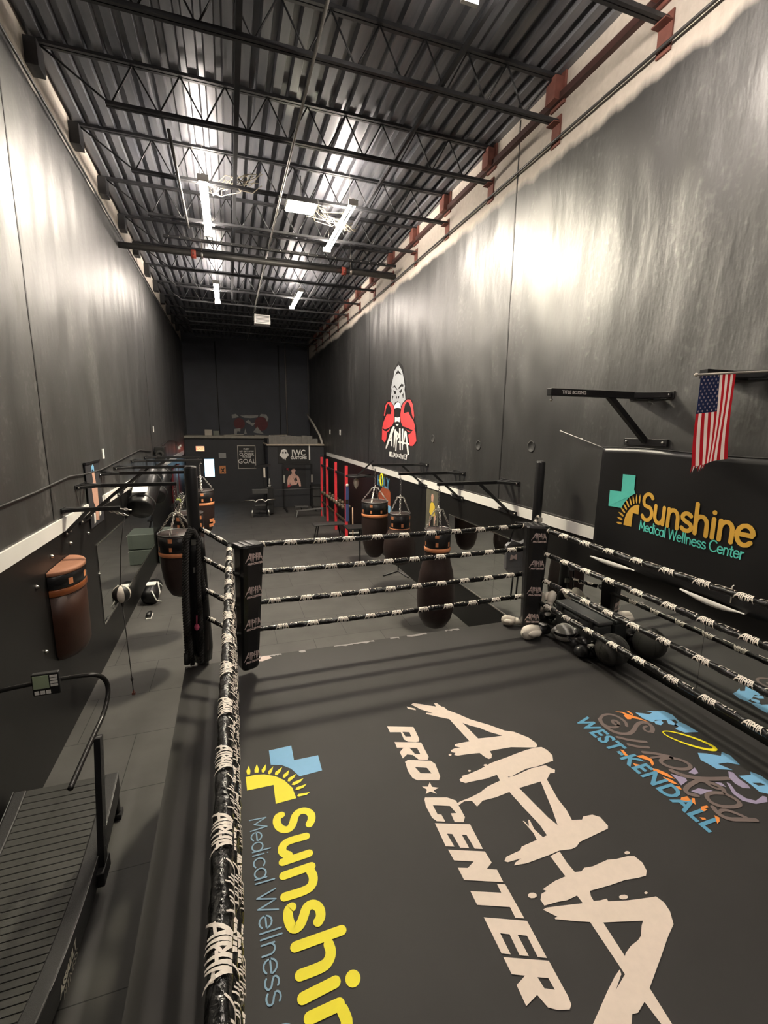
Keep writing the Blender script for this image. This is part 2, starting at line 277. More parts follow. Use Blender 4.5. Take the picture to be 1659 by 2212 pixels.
D = {"alpha":[[[[1.4134,3.4613],[1.4748,3.4126],[1.4745,3.3862],[1.4123,3.4275]]],[[[1.4657,3.477],[1.4926,3.4937],[1.5726,3.4435],[1.6693,3.3808],[1.673,3.4295],[1.6985,3.4265],[1.717,3.3658],[1.7354,3.3551],[1.7445,3.3036],[1.8095,3.2239],[1.8777,3.1219],[1.9949,3.0074],[2.0805,2.9013],[2.1469,2.8636],[2.2179,2.7696],[2.2379,2.6942],[2.2244,2.6563],[2.1973,2.6498],[2.0141,2.7117],[1.878,2.7232],[1.8278,2.7243],[1.8236,2.6857],[1.799,2.6525],[1.7738,2.6518],[1.7582,2.6761],[1.7416,2.7298],[1.6671,2.7444],[1.5641,2.7556],[1.5406,2.7703],[1.5611,2.789],[1.535,2.8046],[1.5388,2.8254],[1.5789,2.8367],[1.6247,2.8316],[1.5897,2.8577],[1.5999,2.8774],[1.6428,2.8791],[1.7323,2.874],[1.7035,3.1814],[1.6309,3.2338],[1.5372,3.3096],[1.5502,3.322],[1.6016,3.3011],[1.5175,3.3871]],[[1.7899,3.1006],[1.8358,3.0468],[1.8967,2.9954],[1.946,2.9272],[2.0261,2.8526],[1.9496,2.8607],[1.8164,2.8828],[1.8035,2.9889]]],[[[2.2033,2.6479],[2.2486,2.6391],[2.2695,2.5988],[2.2704,2.5346],[2.2367,2.4835],[2.1914,2.4807],[2.0855,2.4719],[1.9918,2.4767],[1.8812,2.4549],[1.8323,2.4418],[1.8122,2.4514],[1.8041,2.4795],[1.7449,2.4904],[1.6482,2.4818],[1.5251,2.4902],[1.4873,2.49],[1.4589,2.5144],[1.4616,2.5336],[1.4928,2.5471],[1.4892,2.5593],[1.5513,2.5601],[1.6522,2.5767],[1.7647,2.6079],[1.928,2.6257],[2.0141,2.6378],[2.1151,2.6479]]],[[[2.0274,2.4686],[2.1494,2.4633],[2.1653,2.4297],[2.1875,2.4011],[2.1654,2.3771],[2.1291,2.3839],[2.0672,2.3402],[2.0114,2.3379],[1.8242,2.3343],[1.7405,2.3244],[1.6202,2.3129],[1.524,2.3158],[1.4611,2.2843],[1.4513,2.3364],[1.3985,2.3491],[1.3434,2.3301],[1.3353,2.3462],[1.3731,2.3573],[1.4556,2.3656],[1.5384,2.3819],[1.6203,2.4144],[1.7359,2.4351],[1.7449,2.4904],[1.8081,2.4814],[1.8125,2.4419],[1.874,2.4444]]],[[[2.0114,2.3379],[2.0672,2.3402],[2.0239,2.1696],[2.0174,2.0765],[1.996,1.9998],[1.8788,1.9918],[1.9274,2.1054]]],[[[1.7405,2.3244],[1.8259,2.3367],[1.8427,2.1999],[1.8618,2.0618],[1.8836,1.9902],[1.7671,1.9564],[1.7727,2.0406],[1.7542,2.1809]]],[[[1.8852,1.9922],[1.996,1.9998],[2.062,1.9824],[2.0865,1.9998],[2.1546,1.9933],[2.1901,1.9627],[2.1881,1.8948],[2.1701,1.8764],[1.9301,1.8548],[1.8888,1.8347],[1.8504,1.8307],[1.7708,1.8456],[1.6876,1.8404],[1.5314,1.837],[1.4541,1.8488],[1.4742,1.8626],[1.5196,1.8737],[1.4304,1.8768],[1.4151,1.8889],[1.4413,1.9094],[1.5289,1.9182],[1.5467,1.92],[1.5683,1.9381],[1.6855,1.9483],[1.696,1.9933],[1.6859,2.0932],[1.6942,2.0881],[1.6994,2.0459],[1.7257,2.0904],[1.7332,2.0842],[1.7184,2.0157],[1.7345,1.9519],[1.7671,1.9564]]],[[[1.6935,1.8325],[1.7678,1.8402],[1.7599,1.7678],[1.7637,1.7063],[1.8028,1.6982],[1.8348,1.7108],[1.8899,1.7024],[2.0026,1.7085],[2.0556,1.6962],[2.1369,1.6894],[2.1743,1.6774],[2.1847,1.6306],[2.167,1.5851],[2.137,1.5631],[2.0826,1.5673],[2.0012,1.5804],[1.8998,1.5829],[1.7657,1.5925],[1.7504,1.5685],[1.7453,1.5418],[1.7819,1.5339],[1.8229,1.5303],[1.819,1.5163],[1.9246,1.4877],[1.9913,1.4741],[2.0898,1.456],[2.1025,1.418],[2.0917,1.3745],[2.0512,1.3203],[1.9673,1.2836],[1.8622,1.2311],[1.6982,1.1511],[1.6803,1.0237],[1.6687,0.8896],[1.6234,0.8914],[1.6357,1.0383],[1.6328,1.1195],[1.5728,1.099],[1.5444,1.103],[1.5138,1.0781],[1.4082,1.0481],[1.2963,1.003],[1.2556,0.9906],[1.2399,1.0042],[1.2679,1.0661],[1.3566,1.1296],[1.5063,1.2024],[1.5817,1.2359],[1.6275,1.2511],[1.6177,1.2331],[1.5462,1.1939],[1.6339,1.2278],[1.6405,1.3392],[1.6478,1.4623],[1.593,1.4838],[1.4854,1.5298],[1.4865,1.5369],[1.5043,1.5364],[1.4545,1.589],[1.48,1.5923],[1.5441,1.5794],[1.6808,1.5508],[1.6802,1.5937],[1.6095,1.5899],[1.5594,1.5981],[1.4753,1.604],[1.4747,1.636],[1.5009,1.6616],[1.5378,1.6663],[1.5216,1.6799],[1.5535,1.6865],[1.6219,1.6988],[1.6941,1.7019]],[[1.7107,1.4397],[1.8372,1.4045],[1.9157,1.3827],[1.8877,1.3662],[1.8439,1.3307],[1.8133,1.32],[1.7574,1.3112],[1.7077,1.2944],[1.6943,1.2858]]],[[[1.5195,2.7751],[1.5106,2.7705],[1.5014,2.7726],[1.4972,2.78],[1.5005,2.7885],[1.5094,2.7931],[1.5187,2.7911],[1.5228,2.7836]]],[[[1.7275,2.5925],[1.7168,2.589],[1.7052,2.5919],[1.6995,2.5994],[1.703,2.6073],[1.7136,2.6109],[1.7253,2.608],[1.731,2.6004]]],[[[1.5801,2.5804],[1.572,2.5772],[1.5633,2.5793],[1.559,2.5855],[1.5617,2.592],[1.5698,2.5952],[1.5786,2.5931],[1.5829,2.587]]],[[[2.1629,1.7002],[2.1496,1.6975],[2.1369,1.7008],[2.1321,1.7081],[2.138,1.7153],[2.1513,1.718],[2.1642,1.7147],[2.1689,1.7073]]],[[[1.4674,1.6578],[1.4499,1.6539],[1.4309,1.6589],[1.4214,1.6699],[1.427,1.6806],[1.4446,1.6846],[1.4638,1.6795],[1.4732,1.6684]]],[[[1.9358,1.4978],[1.9177,1.4955],[1.8986,1.5008],[1.8895,1.5104],[1.8959,1.5189],[1.9141,1.5212],[1.9334,1.5159],[1.9424,1.5062]]],[[[2.0598,1.4833],[2.0517,1.4815],[2.0443,1.4834],[2.0419,1.4878],[2.0459,1.4922],[2.054,1.494],[2.0614,1.4921],[2.0638,1.4877]]]],"procenter":[[[[1.1535,3.2516],[1.3641,3.1786],[1.3609,3.1123],[1.3531,3.0237],[1.337,2.9954],[1.3101,2.9962],[1.2519,3.0205],[1.2318,3.0562],[1.2387,3.1468],[1.1517,3.1743]],[[1.2526,3.1466],[1.3071,3.1252],[1.3017,3.0699],[1.2563,3.0843]]],[[[1.1481,3.0495],[1.3508,2.9795],[1.342,2.812],[1.3203,2.7839],[1.2577,2.8073],[1.2334,2.8679],[1.1931,2.8879],[1.1461,2.8568],[1.1471,2.9278],[1.1927,2.965],[1.143,2.9807]],[[1.2376,2.9507],[1.2948,2.927],[1.293,2.8597],[1.2536,2.8759]]],[[[1.1489,2.8177],[1.1766,2.8296],[1.3385,2.7694],[1.3588,2.7287],[1.3407,2.6035],[1.317,2.572],[1.1665,2.6201],[1.1427,2.651],[1.1354,2.7251]],[[1.2,2.7456],[1.2828,2.711],[1.2929,2.649],[1.2167,2.6749]]],[[[1.2452,2.5765],[1.2433,2.5319],[1.285,2.5097],[1.2402,2.499],[1.2476,2.4634],[1.2153,2.4968],[1.1752,2.4866],[1.1982,2.5198],[1.1758,2.5565],[1.2159,2.5436]]],[[[1.1581,2.4609],[1.3016,2.415],[1.3487,2.372],[1.3425,2.235],[1.3157,2.2023],[1.2608,2.2199],[1.2675,2.2885],[1.3031,2.2796],[1.2894,2.3433],[1.1818,2.3846],[1.1808,2.3086],[1.2042,2.2985],[1.2047,2.2416],[1.1533,2.2619],[1.1353,2.2952],[1.1341,2.3931],[1.147,2.4436]]],[[[1.1353,2.2516],[1.347,2.175],[1.335,1.997],[1.2891,2.0139],[1.2873,2.1132],[1.2604,2.1242],[1.2587,2.0281],[1.2083,2.0465],[1.206,2.1452],[1.1748,2.1587],[1.1782,2.0638],[1.1294,2.0818]]],[[[1.1319,2.0572],[1.338,1.9788],[1.3387,1.9039],[1.2908,1.8793],[1.3444,1.8574],[1.3379,1.782],[1.1345,1.8609],[1.1344,1.9372],[1.1888,1.9178],[1.2413,1.942],[1.1351,1.9839]]],[[[1.2983,1.7845],[1.341,1.7681],[1.3344,1.5826],[1.2919,1.6001],[1.2958,1.6544],[1.1353,1.7182],[1.1369,1.7945],[1.2941,1.7344]]],[[[1.1361,1.6529],[1.34,1.5682],[1.3295,1.3963],[1.2899,1.4131],[1.297,1.5086],[1.2546,1.5272],[1.2512,1.4302],[1.2109,1.4465],[1.2175,1.5414],[1.1752,1.5607],[1.172,1.4637],[1.1319,1.4806]]],[[[1.1313,1.4647],[1.3299,1.3841],[1.3219,1.2402],[1.3142,1.2127],[1.2963,1.201],[1.2464,1.2152],[1.2096,1.2362],[1.1926,1.2892],[1.1215,1.2704],[1.126,1.3494],[1.1854,1.3681],[1.1295,1.3923]],[[1.2365,1.3455],[1.2821,1.3265],[1.2814,1.2804],[1.2397,1.2997]]]],"sun_strokes":[[[0.369,2.4929],[0.3894,2.5229],[0.3931,2.57],[0.3614,2.6054],[0.3186,2.6103],[0.2872,2.5823],[0.2724,2.5343],[0.2484,2.496],[0.2114,2.4949],[0.1805,2.528],[0.17,2.5724],[0.1804,2.6113],[0.2039,2.6177]],[[0.3334,2.4113],[0.226,2.4123],[0.1904,2.3919],[0.1805,2.3584],[0.1918,2.3341],[0.2147,2.3178]],[[0.3318,2.2916],[0.1801,2.2827]],[[0.3316,2.2066],[0.1745,2.198]],[[0.3218,2.1846],[0.3345,2.1398],[0.3191,2.0935],[0.2784,2.076],[0.1674,2.0769]],[[0.3147,1.8975],[0.3343,1.9181],[0.3358,1.9625],[0.3077,1.9944],[0.2706,1.9907],[0.2502,1.9488],[0.2267,1.9096],[0.1958,1.8982],[0.1756,1.9262],[0.1701,1.9748],[0.1786,2.0065],[0.1951,2.0117]],[[0.4195,1.821],[0.1884,1.8184]],[[0.3452,1.7794],[0.3503,1.7418],[0.3303,1.7077],[0.2991,1.6941],[0.194,1.6938]],[[0.3425,1.6185],[0.1925,1.6033]],[[0.3411,1.5325],[0.209,1.5256]],[[0.3501,1.5078],[0.3622,1.4616],[0.337,1.4292],[0.2187,1.4204]],[[0.2624,1.3175],[0.2869,1.3328],[0.3167,1.323],[0.3301,1.2914],[0.3045,1.2733],[0.2644,1.279],[0.2302,1.3128],[0.2373,1.3491]]],"sun_dot":[0.4225,1.6068],"sun_cross":[[[0.1774,3.2553],[0.3507,3.26],[0.3502,3.0906],[0.534,3.0885],[0.5331,2.9232],[0.3669,2.9153],[0.3172,3.01],[0.2559,3.0674],[0.1782,3.0964]]],"sun_arc":[[[-0.0036,3.0269],[0.0629,3.0283],[0.127,3.0118],[0.1987,2.9716],[0.2579,2.9106],[0.3032,2.8261],[0.317,2.7246],[0.1796,2.7188],[0.1802,2.8906],[0.0009,2.8943]]],"sun_rays":[[[0.0064,3.0503],[0.0021,3.0856],[0.0227,3.1346],[0.0316,3.0762],[0.0265,3.0439]],[[0.0594,3.051],[0.0599,3.0809],[0.0798,3.1334],[0.0909,3.0779],[0.0851,3.0428]],[[0.1101,3.0375],[0.11,3.0649],[0.1438,3.113],[0.1378,3.0561],[0.1237,3.0305]],[[0.153,3.0076],[0.1571,3.0362],[0.1946,3.0742],[0.1829,3.0279],[0.1654,2.9996]],[[0.1975,2.98],[0.202,3.0082],[0.2578,3.0484],[0.2395,3.003],[0.2131,2.975]],[[0.2498,2.9394],[0.2544,2.9645],[0.3035,3.0005],[0.2892,2.9534],[0.2622,2.9328]],[[0.2792,2.8934],[0.2871,2.9209],[0.3454,2.9462],[0.3287,2.9142],[0.2924,2.8867]],[[0.3019,2.8516],[0.314,2.8733],[0.3914,2.8876],[0.3633,2.8576],[0.3192,2.8423]],[[0.3203,2.7958],[0.3297,2.8176],[0.4058,2.8286],[0.3783,2.8021],[0.3352,2.791]],[[0.3254,2.7397],[0.3347,2.7547],[0.4148,2.7472],[0.3902,2.7309],[0.3359,2.7316]]],"hs_halo":[[3.3488,2.4814],[3.3683,2.4859],[3.3957,2.4777],[3.4285,2.4575],[3.4638,2.4272],[3.4986,2.3896],[3.5299,2.348],[3.5551,2.3059],[3.5724,2.2668],[3.5806,2.2336],[3.5792,2.2089],[3.5685,2.1943],[3.5496,2.1909],[3.5237,2.1987],[3.4929,2.2172],[3.4594,2.2451],[3.4258,2.2804],[3.3945,2.3204],[3.3682,2.3622],[3.3491,2.4024],[3.3389,2.4377],[3.3387,2.4648],[3.3488,2.4814]],"hs_smoke":[[[[3.0612,2.6644],[3.0387,2.6887],[3.0447,2.7216],[3.0724,2.7358],[3.095,2.711],[3.0796,2.6758],[3.0238,2.6474],[2.9683,2.6649],[2.9418,2.7193],[2.9677,2.7812],[3.0404,2.8216],[3.1147,2.8129],[3.1563,2.7577],[3.1562,2.6776],[3.1206,2.6371]],0.02],[[[2.9677,2.7812],[2.9367,2.7209],[2.9394,2.6357],[2.9814,2.5733],[3.0604,2.5483],[3.1344,2.574],[3.2157,2.6242],[3.2972,2.6419],[3.3373,2.6031],[3.3128,2.5426],[3.2618,2.5122]],0.026],[[[3.3128,2.5426],[3.2463,2.5106],[3.2178,2.5393],[3.2411,2.5787],[3.2835,2.5823]],0.016],[[[2.9285,2.5469],[2.9879,2.492],[3.0529,2.4559],[3.1045,2.4318]],0.022],[[[2.9431,2.4495],[2.9953,2.403],[3.0674,2.3756]],0.022],[[[2.9816,2.3444],[3.0628,2.3042],[3.1435,2.2432]],0.022],[[[2.9936,2.2769],[3.079,2.2637],[3.1405,2.2301]],0.016],[[[3.1405,2.2301],[3.1983,2.1841],[3.2126,2.1253],[3.1675,2.1001],[3.0906,2.1181],[3.0336,2.1625],[3.011,2.2164],[3.0551,2.2434],[3.1405,2.2301]],0.022],[[[3.0172,2.1286],[3.051,2.0668],[3.1151,2.0214],[3.2073,1.9796],[3.3431,1.9424]],0.028],[[[3.1326,1.9974],[3.0196,1.9851],[2.9433,1.9625],[2.9236,1.9286],[2.9741,1.8956]],0.024],[[[3.1183,1.9958],[3.1783,1.9584],[3.2174,1.8982],[3.1944,1.8648]],0.024],[[[3.1498,1.9554],[3.1554,1.9062],[3.2113,1.8767]],0.016],[[[3.1692,1.8557],[3.1,1.8836],[3.0371,1.881],[3.004,1.8308],[3.0352,1.7779],[3.118,1.7461],[3.1875,1.745],[3.2043,1.7885],[3.1803,1.8465]],0.022],[[[2.9822,1.7896],[2.959,1.7401],[2.9849,1.6865],[3.07,1.6592],[3.15,1.6285]],0.024],[[[2.9689,1.7471],[3.0386,1.7558],[3.0818,1.7057],[3.1085,1.6618]],0.018]],"hs_orange":[[[3.1856,2.8279],[3.2452,2.8035],[3.2691,2.7587],[3.3168,2.6981],[3.3518,2.6159],[3.2949,2.678],[3.233,2.7245],[3.2307,2.7894]],[[3.2921,2.8076],[3.3105,2.798],[3.3115,2.7454],[3.2915,2.7333]],[[3.2125,2.7582],[3.2523,2.7696],[3.2644,2.7146],[3.2325,2.6977],[3.2013,2.7075]],[[2.8304,2.4258],[2.8495,2.4081],[2.8361,2.348],[2.8118,2.3599]],[[2.8867,2.3318],[2.9547,2.3201],[2.982,2.2667],[2.9545,2.2209],[2.9209,2.2076],[2.9466,2.2573],[2.9088,2.301]],[[2.8024,2.2761],[2.8321,2.2532],[2.866,2.2291],[2.8227,2.2336],[2.7958,2.2475]],[[2.8898,2.2017],[2.931,2.169],[2.9629,2.1139],[2.9658,2.0567],[2.9389,2.0839],[2.9104,2.1306],[2.8882,2.1632]],[[2.901,2.1022],[2.9346,2.0606],[2.9433,2.0095],[2.9113,2.0317],[2.8918,2.0645]],[[2.901,2.0088],[2.9359,1.9941],[2.9224,1.9692],[2.8951,1.9802]],[[2.8522,1.9178],[2.9032,1.9127],[2.8926,1.8774],[2.8552,1.8839],[2.8285,1.9034]],[[2.9167,1.8917],[2.9351,1.8835],[2.8885,1.8409],[2.8857,1.8633]],[[2.9074,1.8189],[2.9573,1.8135],[2.9543,1.7986],[2.9165,1.8002],[2.9265,1.7865],[2.8881,1.7833],[2.8845,1.8]],[[2.9257,1.7406],[2.9391,1.7162],[2.9126,1.695],[2.8784,1.6865],[2.9046,1.7173]],[[2.8152,1.758],[2.8444,1.7466],[2.8419,1.7325],[2.8141,1.7365]]],"hs_lilac":[[[2.9826,2.1051],[3.0502,2.0421],[3.0354,2.0162],[2.9517,1.9973],[2.9733,2.0482]],[[2.9724,1.9393],[3.0483,1.9429],[3.127,1.8944],[3.0093,1.8955]],[[3.2982,1.9201],[3.312,1.9036],[3.2721,1.8342],[3.2811,1.775],[3.3237,1.7393],[3.4155,1.7542],[3.4325,1.7376],[3.3895,1.7072],[3.2931,1.7198],[3.234,1.768],[3.2357,1.8344]],[[3.4224,1.9929],[3.4449,1.9728],[3.4211,1.9175],[3.4217,1.8506],[3.404,1.8268],[3.3551,1.8483],[3.3461,1.8927],[3.364,1.9482]],[[3.1234,2.0754],[3.2176,2.0999],[3.1896,2.0479],[3.1498,2.0479]],[[3.2149,1.9491],[3.2581,1.9269],[3.2512,1.8874],[3.2262,1.9131]]],"hs_holy":[[[[3.3498,2.7612],[3.4068,2.7283],[3.4492,2.702],[3.4991,2.7142],[3.459,2.7494],[3.5417,2.7196],[3.6142,2.7062],[3.6427,2.6318],[3.6125,2.5424],[3.6324,2.484],[3.6385,2.3897],[3.5211,2.4187],[3.4852,2.4797],[3.5456,2.4943],[3.5607,2.5764],[3.4332,2.6255],[3.3828,2.6061],[3.3665,2.6288],[3.3439,2.6715]],[[3.3997,2.6148],[3.477,2.6081],[3.4629,2.5721],[3.4142,2.5546],[3.385,2.5776]],[[3.5238,2.5934],[3.5977,2.5772],[3.5943,2.5393],[3.5215,2.5208],[3.4905,2.5478]]],[[[3.3908,2.2072],[3.4541,2.1799],[3.5338,2.1261],[3.5845,2.1571],[3.6104,2.1088],[3.5758,2.0123],[3.5095,2.0577],[3.4237,2.0715],[3.4663,1.9918],[3.3608,2.0359],[3.354,2.087],[3.3353,2.1405]]],[[[3.5748,1.9417],[3.6102,1.8884],[3.6048,1.8367],[3.5898,1.7791],[3.47,1.7537],[3.4307,1.7835],[3.4449,1.8492],[3.4471,1.9092],[3.4488,1.9361],[3.5466,1.9149]],[[3.4721,1.8585],[3.5321,1.8393],[3.5409,1.8125],[3.486,1.8265]]]],"gorilla":{"dark":[[[[11.065,5.268],[10.758,5.112],[10.563,4.66],[10.475,4.314],[10.312,4.329],[10.087,4.26],[9.871,3.776],[9.75,3.55],[9.748,3.3],[9.987,3.209],[10.209,3.199],[10.488,3.418],[10.989,3.532],[11.512,3.262],[12.053,3.215],[12.391,3.302],[12.292,3.653],[12.14,4.251],[11.847,4.345],[11.665,4.362],[11.599,4.666],[11.475,4.934],[11.37,5.109]]]],"grey":[[[[11.06,5.171],[10.931,5.097],[10.803,5.0],[10.709,4.86],[10.631,4.689],[10.594,4.627],[10.623,4.547],[10.567,4.448],[10.541,4.305],[10.742,4.231],[10.843,4.162],[10.883,4.237],[11.085,4.296],[11.289,4.267],[11.362,4.194],[11.623,4.321],[11.589,4.461],[11.556,4.587],[11.588,4.678],[11.508,4.811],[11.418,4.928],[11.366,5.047],[11.221,5.13]]]],"white":[[[[11.323,4.193],[11.175,4.256],[11.029,4.268],[10.882,4.225],[10.84,4.107],[11.095,4.134],[11.319,4.117]]],[[[11.271,3.912],[11.082,3.89],[10.882,3.906],[10.911,3.77],[11.077,3.796],[11.264,3.772]]],[[[11.223,3.727],[10.963,3.727],[11.034,3.683],[11.146,3.689]]],[[[11.342,4.572],[11.246,4.541],[11.263,4.504],[11.378,4.53]]],[[[10.935,4.532],[10.83,4.561],[10.794,4.535],[10.879,4.492]]],[[[11.662,2.994],[11.186,3.007],[11.146,2.977],[10.328,3.001],[10.387,2.863],[11.16,2.872],[11.217,2.868],[11.656,2.866]]]],"black":[[[[11.297,4.941],[11.215,5.007],[11.089,5.054],[10.887,4.949],[10.851,4.916],[11.085,4.981]]],[[[11.481,4.657],[11.33,4.709],[11.119,4.594],[11.136,4.57],[11.309,4.657]]],[[[11.046,4.582],[11.012,4.635],[10.821,4.704],[10.681,4.669],[10.712,4.612],[10.8,4.643],[10.974,4.596]]],[[[11.42,4.59],[11.19,4.537],[11.206,4.482],[11.338,4.49]]],[[[10.988,4.523],[10.763,4.592],[10.793,4.511],[10.896,4.469]]],[[[11.203,4.42],[11.128,4.409],[11.143,4.354],[11.2,4.37]]],[[[11.054,4.405],[10.965,4.424],[10.979,4.358],[11.052,4.356]]],[[[11.511,4.469],[11.393,4.437],[11.485,4.327]]],[[[10.754,4.436],[10.67,4.479],[10.68,4.348],[10.715,4.362]]],[[[11.3,4.116],[11.094,4.122],[10.875,4.102],[10.872,3.906],[11.082,3.89],[11.278,3.912]]]],"red":[[[[11.743,4.307],[11.561,4.279],[11.38,4.182],[11.313,4.002],[11.341,3.785],[11.454,3.695],[11.611,3.656],[11.898,3.601],[12.069,3.586],[12.291,3.625],[12.207,3.763],[12.081,3.871],[11.915,3.99],[11.587,3.983],[11.531,4.072],[11.636,4.179],[11.761,4.262],[11.884,4.241],[12.005,4.112],[12.084,3.953],[12.171,3.954],[12.052,4.221],[11.908,4.295]]],[[[10.409,4.304],[10.214,4.289],[10.049,4.167],[9.956,3.914],[9.997,3.834],[10.098,3.951],[10.17,4.103],[10.306,4.224],[10.438,4.253],[10.568,4.188],[10.628,4.058],[10.624,3.986],[10.325,4.009],[10.19,3.906],[9.994,3.8],[9.878,3.662],[9.949,3.582],[10.17,3.603],[10.367,3.637],[10.675,3.671],[10.822,3.782],[10.867,3.955],[10.806,4.125],[10.673,4.228]]],[[[12.29,3.611],[12.111,3.544],[11.895,3.533],[11.65,3.616],[11.688,3.549],[11.873,3.506],[11.929,3.329],[12.054,3.222],[12.323,3.304]]],[[[10.5,3.612],[10.297,3.566],[10.103,3.545],[9.921,3.616],[9.855,3.548],[9.781,3.344],[9.987,3.221],[10.178,3.213],[10.251,3.353],[10.308,3.47],[10.071,3.534],[10.262,3.531]]]],"lettering":[[[[11.374,3.669],[11.258,3.657],[11.367,3.527],[11.596,3.338],[11.835,3.115],[11.959,3.04],[11.971,3.108],[11.761,3.334],[11.528,3.59]]],[[[11.255,3.606],[11.159,3.581],[11.168,3.402],[11.268,3.101],[11.328,3.137],[11.322,3.398]]],[[[11.802,3.319],[11.436,3.343],[11.434,3.29],[11.799,3.265]]],[[[11.525,3.525],[11.426,3.526],[11.427,3.146],[11.507,3.156]]],[[[11.157,3.555],[11.044,3.532],[11.111,3.031],[11.188,3.04]]],[[[11.138,3.543],[10.804,3.46],[10.926,3.383],[11.089,3.327],[11.091,3.365],[10.983,3.432],[11.116,3.48]]],[[[10.939,3.621],[10.831,3.628],[10.783,3.086],[10.873,3.082]]],[[[10.742,3.616],[10.63,3.611],[10.641,3.094],[10.712,3.09]]],[[[10.995,3.305],[10.214,3.271],[10.211,3.235],[10.992,3.26]]],[[[10.548,3.563],[10.429,3.552],[10.596,3.219],[10.65,3.242]]],[[[10.531,3.563],[10.411,3.54],[10.213,2.995],[10.311,2.989]]]]}}
# ------------------------------------------------------------------ the room shell
FAR, BACK, DECK = 24.5, -7.0, 7.99
M_wl = wall_material('left_wall_paint', 7.50, 0.16, 1.85); M_wr = wall_material('right_wall_paint', 7.02, 0.13, 1.62)
M_wf = mat('far_wall_paint', (0.045, 0.050, 0.066), 0.6, 0, 0.25, 1.5, 0.2, 4)
M_of = mat('office_wall_paint', (0.030, 0.031, 0.036), 0.6, 0, 0.2, 2)
M_seam = mat('sealant_black', (0.008, 0.008, 0.008), 0.5)
struct(MB().box((LW-0.3, BACK, -0.1), (RW+0.3, FAR+0.2, 0)).build('floor', floor_material()))
struct(MB().box((LW-0.25, BACK, 0), (LW, FAR, 8.15)).build('wall_left', M_wl))
struct(MB().box((RW, BACK, 0), (RW+0.25, FAR, 8.15)).build('wall_right', M_wr))
struct(MB().box((LW-0.25, FAR, 0), (RW+0.25, FAR+0.2, 8.15)).build('wall_far', M_wf))
struct(MB().box((LW-0.25, BACK-0.2, 0), (RW+0.25, BACK, 8.15)).build('wall_back', M_wf))
# fluted steel deck, flutes running the length of the hall
mb = MB(); P = 0.203; x = LW-0.01; prof = []
while x < RW+0.02:
    prof += [(x, DECK), (x+0.062, DECK), (x+0.082, DECK-0.075), (x+0.183, DECK-0.075)]; x += P
prof.append((x, DECK))
n = len(prof); mb.add([(a, BACK, b) for a, b in prof]+[(a, FAR, b) for a, b in prof]+[(LW-0.01, BACK, 8.15), (x, BACK, 8.15), (x, FAR, 8.15), (LW-0.01, FAR, 8.15)],
       [(i, i+1, n+i+1, n+i) for i in range(n-1)]+[(2*n, 2*n+1, 2*n+2, 2*n+3), tuple(range(n))[::-1]+(2*n, 2*n+1), tuple(range(n, 2*n))+(2*n+2, 2*n+3)])
struct(mb.build('ceiling', deck_material()))
# white boards on both long walls
struct(MB().box((LW, -1.0, 2.355), (LW+0.022, 22.0, 2.515)).build('trim_1', M_white))
struct(MB().box((RW-0.022, -1.0, 2.36), (RW, 20.1, 2.50)).build('trim_2', M_white))
struct(MB().box((RW-0.012, -1.0, 2.520), (RW, 20.1, 2.528)).build('trim_3', M_grey))
M_low = mat('black_wall_panel', (0.0085, 0.0082, 0.008), 0.42, 0, 0.15, 2)
struct(MB().box((LW, BACK, 0.0), (LW+0.005, 22.88, 2.36)).build('trim_12', M_low))
struct(MB().box((RW-0.005, BACK, 0.0), (RW, 20.78, 2.365)).build('trim_13', M_low))
# caulked joints between the wall panels
for i, (X, s, Y) in enumerate(((RW, -1, 6.29), (RW, -1, 13.6), (LW, 1, 6.08), (LW, 1, 13.5), (LW, 1, 19.0))):
    mb = MB(); z = 2.53
    while z < 7.9:
        z2 = min(7.9, z+0.12); w = 0.012+0.004*math.sin(z*9+i)
        mb.box((X, Y-w+0.004*math.sin(z*5), z), (X+s*0.004, Y+w+0.004*math.sin(z*5), z2)); z = z2
    struct(mb.build('trim_%d' % (4+i), M_seam))
# low front office at the far end: left face, right face nearer, worn fascia on top
struct(MB().box((LW, 22.9, 0), (1.62, 23.05, 3.05)).build('wall_office_left', M_of))
struct(MB().box((1.58, 20.8, 0), (RW, 20.95, 2.80)).build('wall_office_right', M_of))
struct(MB().box((1.58, 20.95, 0), (1.70, 22.9, 3.05)).build('wall_office_return', M_of))
M_dusty = mat('dusty_board', (0.33, 0.31, 0.27), 0.85, 0, 0.35, 9)
mb = MB(); mb.box((LW, 22.78, 3.03), (2.0, 24.5, 3.15)); struct(mb.build('trim_9', M_dusty))
mb = MB(); mb.box((1.52, 20.70, 2.78), (RW, 24.4, 2.84)); struct(mb.build('trim_10', mat('cream_board', (0.55, 0.47, 0.37), 0.85, 0, 0.25, 9)))
mb = MB()
for k in range(9):
    x0 = 1.64+k*0.24; mb.box((x0, 20.80+0.01*(k % 2), 2.84), (x0+0.235, 20.86, 3.22-0.02*(k % 3) - (0.10 if k == 8 else 0)))
struct(mb.build('trim_11', mat('grey_board', (0.21, 0.20, 0.185), 0.9, 0, 0.3, 8)))

